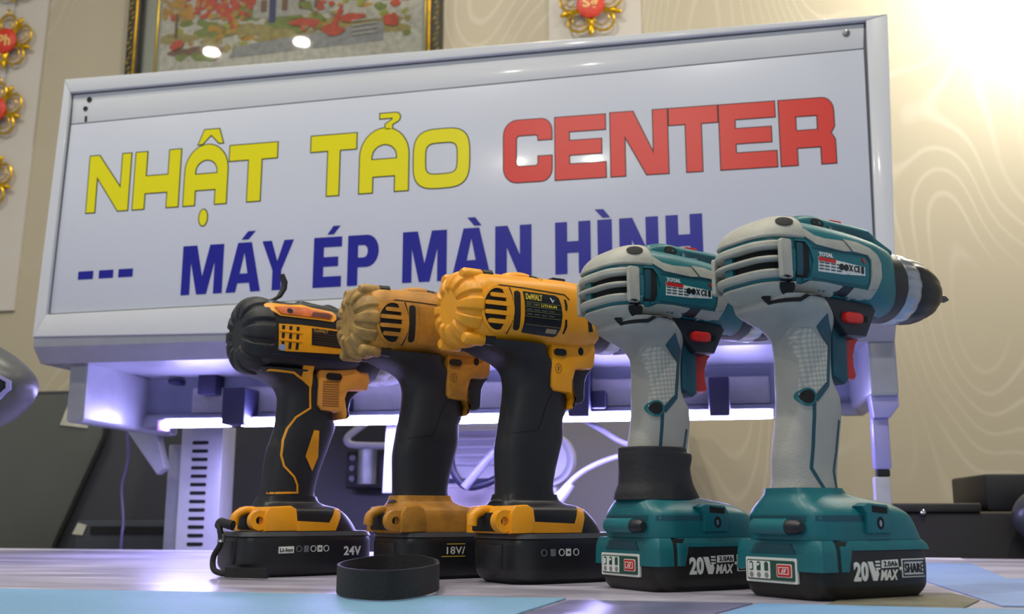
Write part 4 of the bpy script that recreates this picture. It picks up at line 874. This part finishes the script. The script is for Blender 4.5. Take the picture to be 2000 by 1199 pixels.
    gd = link('trigger_guard', prism([(.0447, .2000), (.0444, .1617), (.0472, .1580), (.0640, .1568), (.0680, .1523), (.0650, .1440), (.0668, .1432), (.0700, .1500), (.0672, .1679), (.0702, .1774), (.0740, .1790), (.0878, .1795), (.0905, .1830), (.0921, .1966), (.0905, .2035)], -.0208, .0208, 'y', bev=.0018), m, t)
    tg = bvh(gd)
    decal('reverse_button', rrect(.0468, .0592, .1885, .1943, .0028, 4), BPL, t, tg, off=.0016)
    decal('guard_port', ell(.0755, .1940, .0028, .0036, 16), DRK, t, tg, off=.0003)
    decal('guard_mark', strip(ell(.0515, .1775, .0030, .0040, 20)+[(.0545, .1775)], .0005), mat('brown_mark', '#8a5a1c' , .6), t, tg, off=.0003, res=.02)
    decal('guard_mark', [rrect(.0507, .0523, .1755, .1795, .0003, 2)], MATS['brown_mark'], t, tg, off=.0003, res=.02)
    link('trigger', prism([(.0640, .1820), (.0985, .1815), (.0925, .1760), (.0900, .1700), (.0892, .1610), (.0890, .1545), (.0870, .1510), (.0821, .1496), (.0660, .1500)], -.0085, .0085, 'y', bev=.0025, segs=3), NAV, t)
    th = bvh(hand)
    decal('handle_seam', strip([(.046, .155), (.040, .145), (.036, .132), (.032, .124), (.010, .121)], .0007), DRK, t, th, off=.0004)
    bat = foot_and_battery(t, 0, m, .0174, -.0035, .1150, not fresh)
    tbt = bvh(bat)
    if fresh: icons(bat, tbt, (.0236, .0322, .0408, .0474, .0552), .0243)
    else:
        text('voltage_lettering', '18V/', .0180, .0062, .0366, .0208, WHT, bat, tbt, off=.0006, bold=0)
        decal('voltage_rule', [[(.0366, .0290), (.0548, .0290), (.0548, .0296), (.0366, .0296)], [(.0316, .0185), (.0548, .0185), (.0548, .0191), (.0316, .0191)]], YPR, bat, tbt, off=.0006, res=.02)
    return t

def black_drill(label, x, y):
    t = thing('cordless_drill', label, 'drill', (x, y, T+.0005), math.radians(47), 'yellow and black cordless drills')
    body = link('motor_housing', loftx([(-.004, .1890, .2520, .029), (.004, .1865, .2555, .032), (.02, .1865, .2545, .0325), (.05, .1870, .2562, .0325), (.08, .1885, .2540, .0310), (.100, .1910, .2500, .028), (.112, .1960, .2450, .024)], 3.1), BPL, t)
    tb_ = bvh(body)
    link('rear_cap', padcap([(-.0190, .0005), (-.0188, .0140), (-.0178, .0230), (-.0145, .0290), (-.0090, .0322), (-.0020, .0334), (.0050, .0332), (.0080, .0310)], .2203, 12, .0026, .22, .97, .88, rz=1.05, ph=.5), BLK, t, 60)
    decal('side_panel', [(.0078, .2287), (.0089, .2047), (.0158, .2037), (.0680, .2057), (.0900, .2080), (.0960, .2290), (.0294, .2298)], YEL, t, tb_, off=.0010)
    sl = []
    for k in range(3):
        x0 = .0108 + .0073*k
        for z0, z1 in ((.2238, .2276), (.2155, .2205), (.2060, .2122)): sl.append([(x0, z0), (x0+.0028, z0), (x0+.0030, z1), (x0+.0002, z1)])
    decal('vent_slot', sl, DRK, t, tb_, off=.0013, res=.02)
    decal('vent_rib', strip([(.0090, .2221), (.0320, .2221)], .0012), YEL, t, tb_, off=.0018); decal('vent_rib', strip([(.0090, .2138), (.0320, .2138)], .0012), YEL, t, tb_, off=.0018)
    lb = decal('rating_label', [(.0412, .2278), (.0800, .2276), (.0816, .2115), (.0416, .2118)], LBL, t, tb_, off=.0014)
    text('brand_lettering', 'DeWALT', .0150, .0030, .0432, .2242, mat('tan_print', '#a8834a', .5), lb, tb_, off=.0018, bold=.02)
    decal('label_rule', [[(.0432, z), (.0790, z), (.0790, z+.0005), (.0432, z+.0005)] for z in (.2225, .2200, .2175, .2150, .2132)], mat('brown_print', '#4a3c2c', .5), lb, tb_, off=.0017, res=.02)
    decal('blue_spot', ell(.0120, .2068, .0030, .0030, 14), mat('pale_blue_print', '#8aa0d0', .5), t, tb_, off=.0016)
    decal('upper_trim', [(-.0060, .2468), (-.0011, .2488), (.0213, .2492), (.0336, .2512), (.0427, .2488), (.0645, .2470), (.0679, .2436), (.0675, .2393), (.0640, .2364), (.0494, .2366), (.0089, .2366), (.0027, .2400), (-.0042, .2427)], YEL, t, tb_, off=.0012)
    decal('orange_recess', [(.0042, .2445), (.0162, .2468), (.0364, .2480), (.0436, .2462), (.0609, .2450), (.0640, .2425), (.0611, .2386), (.0502, .2387), (.0253, .2387), (.0096, .2386)], ORA, t, tb_, off=.0020)
    decal('trim_port', ell(.0190, .2425, .0030, .0024, 12), DRK, t, tb_, off=.0023); decal('trim_port', [(.0400, .2395), (.0600, .2395), (.0625, .2425), (.0590, .2442), (.0430, .2440)], mat('dark_red_recess', '#5a1c14', .5), t, tb_, off=.0023)
    link('top_ridge', loftx([(.035, .248, .2555, .007), (.042, .248, .2592, .010), (.065, .248, .2575, .010), (.072, .248, .2592, .009), (.084, .248, .2560, .008)], 2.8), BPL, t)
    decal('lower_seam', strip([(-.004, .2010), (.060, .1990), (.104, .1985)], .0012), mat('satin_navy', '#20203a', .3), t, tb_, off=.0008)
    link('raised_tab', prism([(.002, .2540), (.010, .2562), (.0165, .2605), (.0205, .2680), (.0212, .2740), (.0185, .2815), (.0205, .2822), (.0245, .2745), (.0240, .2670), (.0190, .2585), (.0120, .2540)], -.012, -.004, 'y', bev=.0004), BLK, t)
    chuck(t, .1240, .2120, 1.08, ring=mat('lilac_silver', '#b8b8c4', .3, metal=.5), body=MATS['lilac_silver'])
    hand = link('handle', loftz([(.0655, .0100, .0665, .0185), (.0690, .0132, .0652, .0165), (.0746, .0140, .0638, .0160), (.0924, .0148, .0675, .0165), (.1147, .0177, .0755, .0170), (.1235, .0210, .0785, .0175), (.1385, .0250, .0830, .0180), (.1460, .0258, .0800, .0180), (.1620, .0265, .0780, .0180), (.1720, .0225, .0790, .0186), (.1790, .0131, .0680, .0205), (.1840, -.0010, .0600, .0235), (.1890, -.0080, .0560, .0270)], 3.0, 52, 44), BLK, t)
    th = bvh(hand, body)
    decal('yellow_piping', strip([(-.0010, .1850), (.0060, .1862), (.0287, .1853), (.0410, .1793), (.0487, .1743), (.0500, .1537), (.0364, .1446), (.0290, .1334), (.0255, .1225), (.0240, .1086), (.0267, .0986), (.0372, .0887), (.0406, .0814), (.0410, .0745), (.0145, .0738)], .0018), YEL, t, th, off=.0005)
    decal('yellow_insert', [(.0476, .1084), (.0549, .1332), (.0601, .1328), (.0611, .1079), (.0554, .0947)], YEL, t, th, off=.0006)
    decal('neck_patch', [(.0379, .1930), (.0493, .1930), (.0500, .1742), (.0377, .1802)], YEL, t, th, off=.0006)
    gd = link('trigger_guard', prism([(.0566, .1950), (.0570, .1571), (.0613, .1524), (.0815, .1515), (.0845, .1450), (.0872, .1450), (.0885, .1500), (.0857, .1644), (.0875, .1705), (.0902, .1732), (.1095, .1746), (.1125, .1835), (.1100, .1950)], -.0210, .0210, 'y', bev=.0018), mat('salmon_yellow_plastic', '#e0953a', .45, noise=.1), t)
    tg = bvh(gd)
    decal('reverse_button', rrect(.0640, .0805, .1818, .1885, .0032, 4), BPL, t, tg, off=.0016)
    for k in range(11): decal('guard_rib', [(.0610, .1562+.0023*k), (.0785, .1566+.0023*k), (.0785, .1574+.0023*k), (.0610, .1570+.0023*k)], mat('brown_rib', '#8a5424', .6), t, tg, off=.0005, res=.03)
    link('trigger', prism([(.0840, .1735), (.1080, .1745), (.1030, .1700), (.0990, .1655), (.0970, .1560), (.0985, .1490), (.0960, .1465), (.0850, .1465)], -.0085, .0085, 'y', bev=.0025, segs=3), NAV, t)
    bat = foot_and_battery(t, .008, YEL, .0338, -.0180, .1150, False)
    tbt = bvh(bat)
    lp = decal('lithium_plate', [(.0145, .0203), (.0292, .0205), (.0292, .0264), (.0145, .0262)], WHT, bat, tbt, off=.0006, res=.02)
    text('lithium_lettering', 'Li-Ion', .0125, .0034, .0156, .0216, LBL, lp, tbt, off=.0010, bold=.02)
    icons(bat, tbt, (.0343, .0415, .0485, .0550, .0615), .0240)
    text('voltage_lettering', '24V', .0185, .0082, .0798, .0174, WHT, bat, tbt, off=.0006, bold=.02)
    return t

teal_drill('teal and grey cordless drill at the right end of the row, nearest the camera', .0571, .7498, False)
teal_drill('teal and grey cordless drill with a black sleeve round its handle, fourth in the row', -.0488, .8127, True)
yellow_drill('bright yellow cordless drill with a black rating label, in the middle of the row', -.1677, .8666, YEL, YEL, True)
yellow_drill('grimy tan-yellow cordless drill with no side label, second from the left', -.2703, .9118, TAN, TANC, False)
black_drill('cordless drill with a black ridged rear cap and yellow side panel, leftmost in the row', -.4097, .9255)

# straps
FAB = mat('black_webbing', '#191719', .75, noise=.3, scale=300, bump=.4)
def ribbon(pts, h, th, up=None):
    """band standing on edge along pts (x, y, z of its lower edge)"""
    P = [Vector(p) for p in pts]; Q = []
    for i in range(len(P)-1):
        p0, p1, p2, p3 = P[max(i-1, 0)], P[i], P[i+1], P[min(i+2, len(P)-1)]
        for k in range(8):
            s = k/8; Q.append(.5*((2*p1) + (p2-p0)*s + (2*p0-5*p1+4*p2-p3)*s*s + (3*p1-p0-3*p2+p3)*s**3))
    Q.append(P[-1]); R = []
    for i, p in enumerate(Q):
        d = (Q[min(i+1, len(Q)-1)] - Q[max(i-1, 0)]); n = Vector((-d.y, d.x, 0)).normalized()*th/2
        R.append([tuple(p+n), tuple(p-n), tuple(p-n+Vector((0, 0, h))), tuple(p+n+Vector((0, 0, h)))])
    return rings(bmesh.new(), R)
z0 = T + .0018
ws = tag(link('wrist_strap', ribbon([(-.196, .790, z0), (-.186, .745, z0), (-.186, .690, z0), (-.196, .660, z0), (-.219, .668, z0), (-.243, .705, z0), (-.262, .760, z0), (-.266, .810, z0+.001), (-.250, .842, z0+.003), (-.225, .835, z0+.003), (-.205, .815, z0+.001), (-.196, .790, z0)], .0185, .0022), FAB, None),
    'black webbing wrist strap looped on the table in front of the second and third drills', 'strap')
bt = math.radians(47); ca, sa = math.cos(bt), math.sin(bt)
def D1w(x, y, z): return (-.4097 + x*ca - y*sa, .9255 + x*sa + y*ca, T + z)
hs_ = thing('hanging_strap', 'black cord strap with a metal clip hanging from the leftmost drill', 'strap', (0, 0, 0))
link('cord', tube([D1w(*p) for p in ((-.0215, .004, .048), (-.0245, .003, .048), (-.0275, -.004, .043), (-.0275, -.008, .030), (-.031, -.002, .018), (-.032, -.006, .0075), (-.030, -.020, .0045), (-.024, -.034, .0048))], .0026, 10), FAB, hs_)
link('metal_clip', tube([D1w(-.0262, -.0060, .037), D1w(-.0272, -.0078, .030)], .0034, 12, sub=2), SIL, hs_)
link('knot', tube([D1w(-.021, .014, .0455), D1w(-.024, .002, .048), D1w(-.024, -.012, .0465), D1w(-.021, -.018, .0455)], .0042, 12), FAB, hs_)
link('strap_tail', ribbon([D1w(-.028, -.026, .0012), D1w(-.024, -.040, .0012), D1w(-.014, -.056, .0012), D1w(-.008, -.066, .0012)], .0085, .004), FAB, hs_)
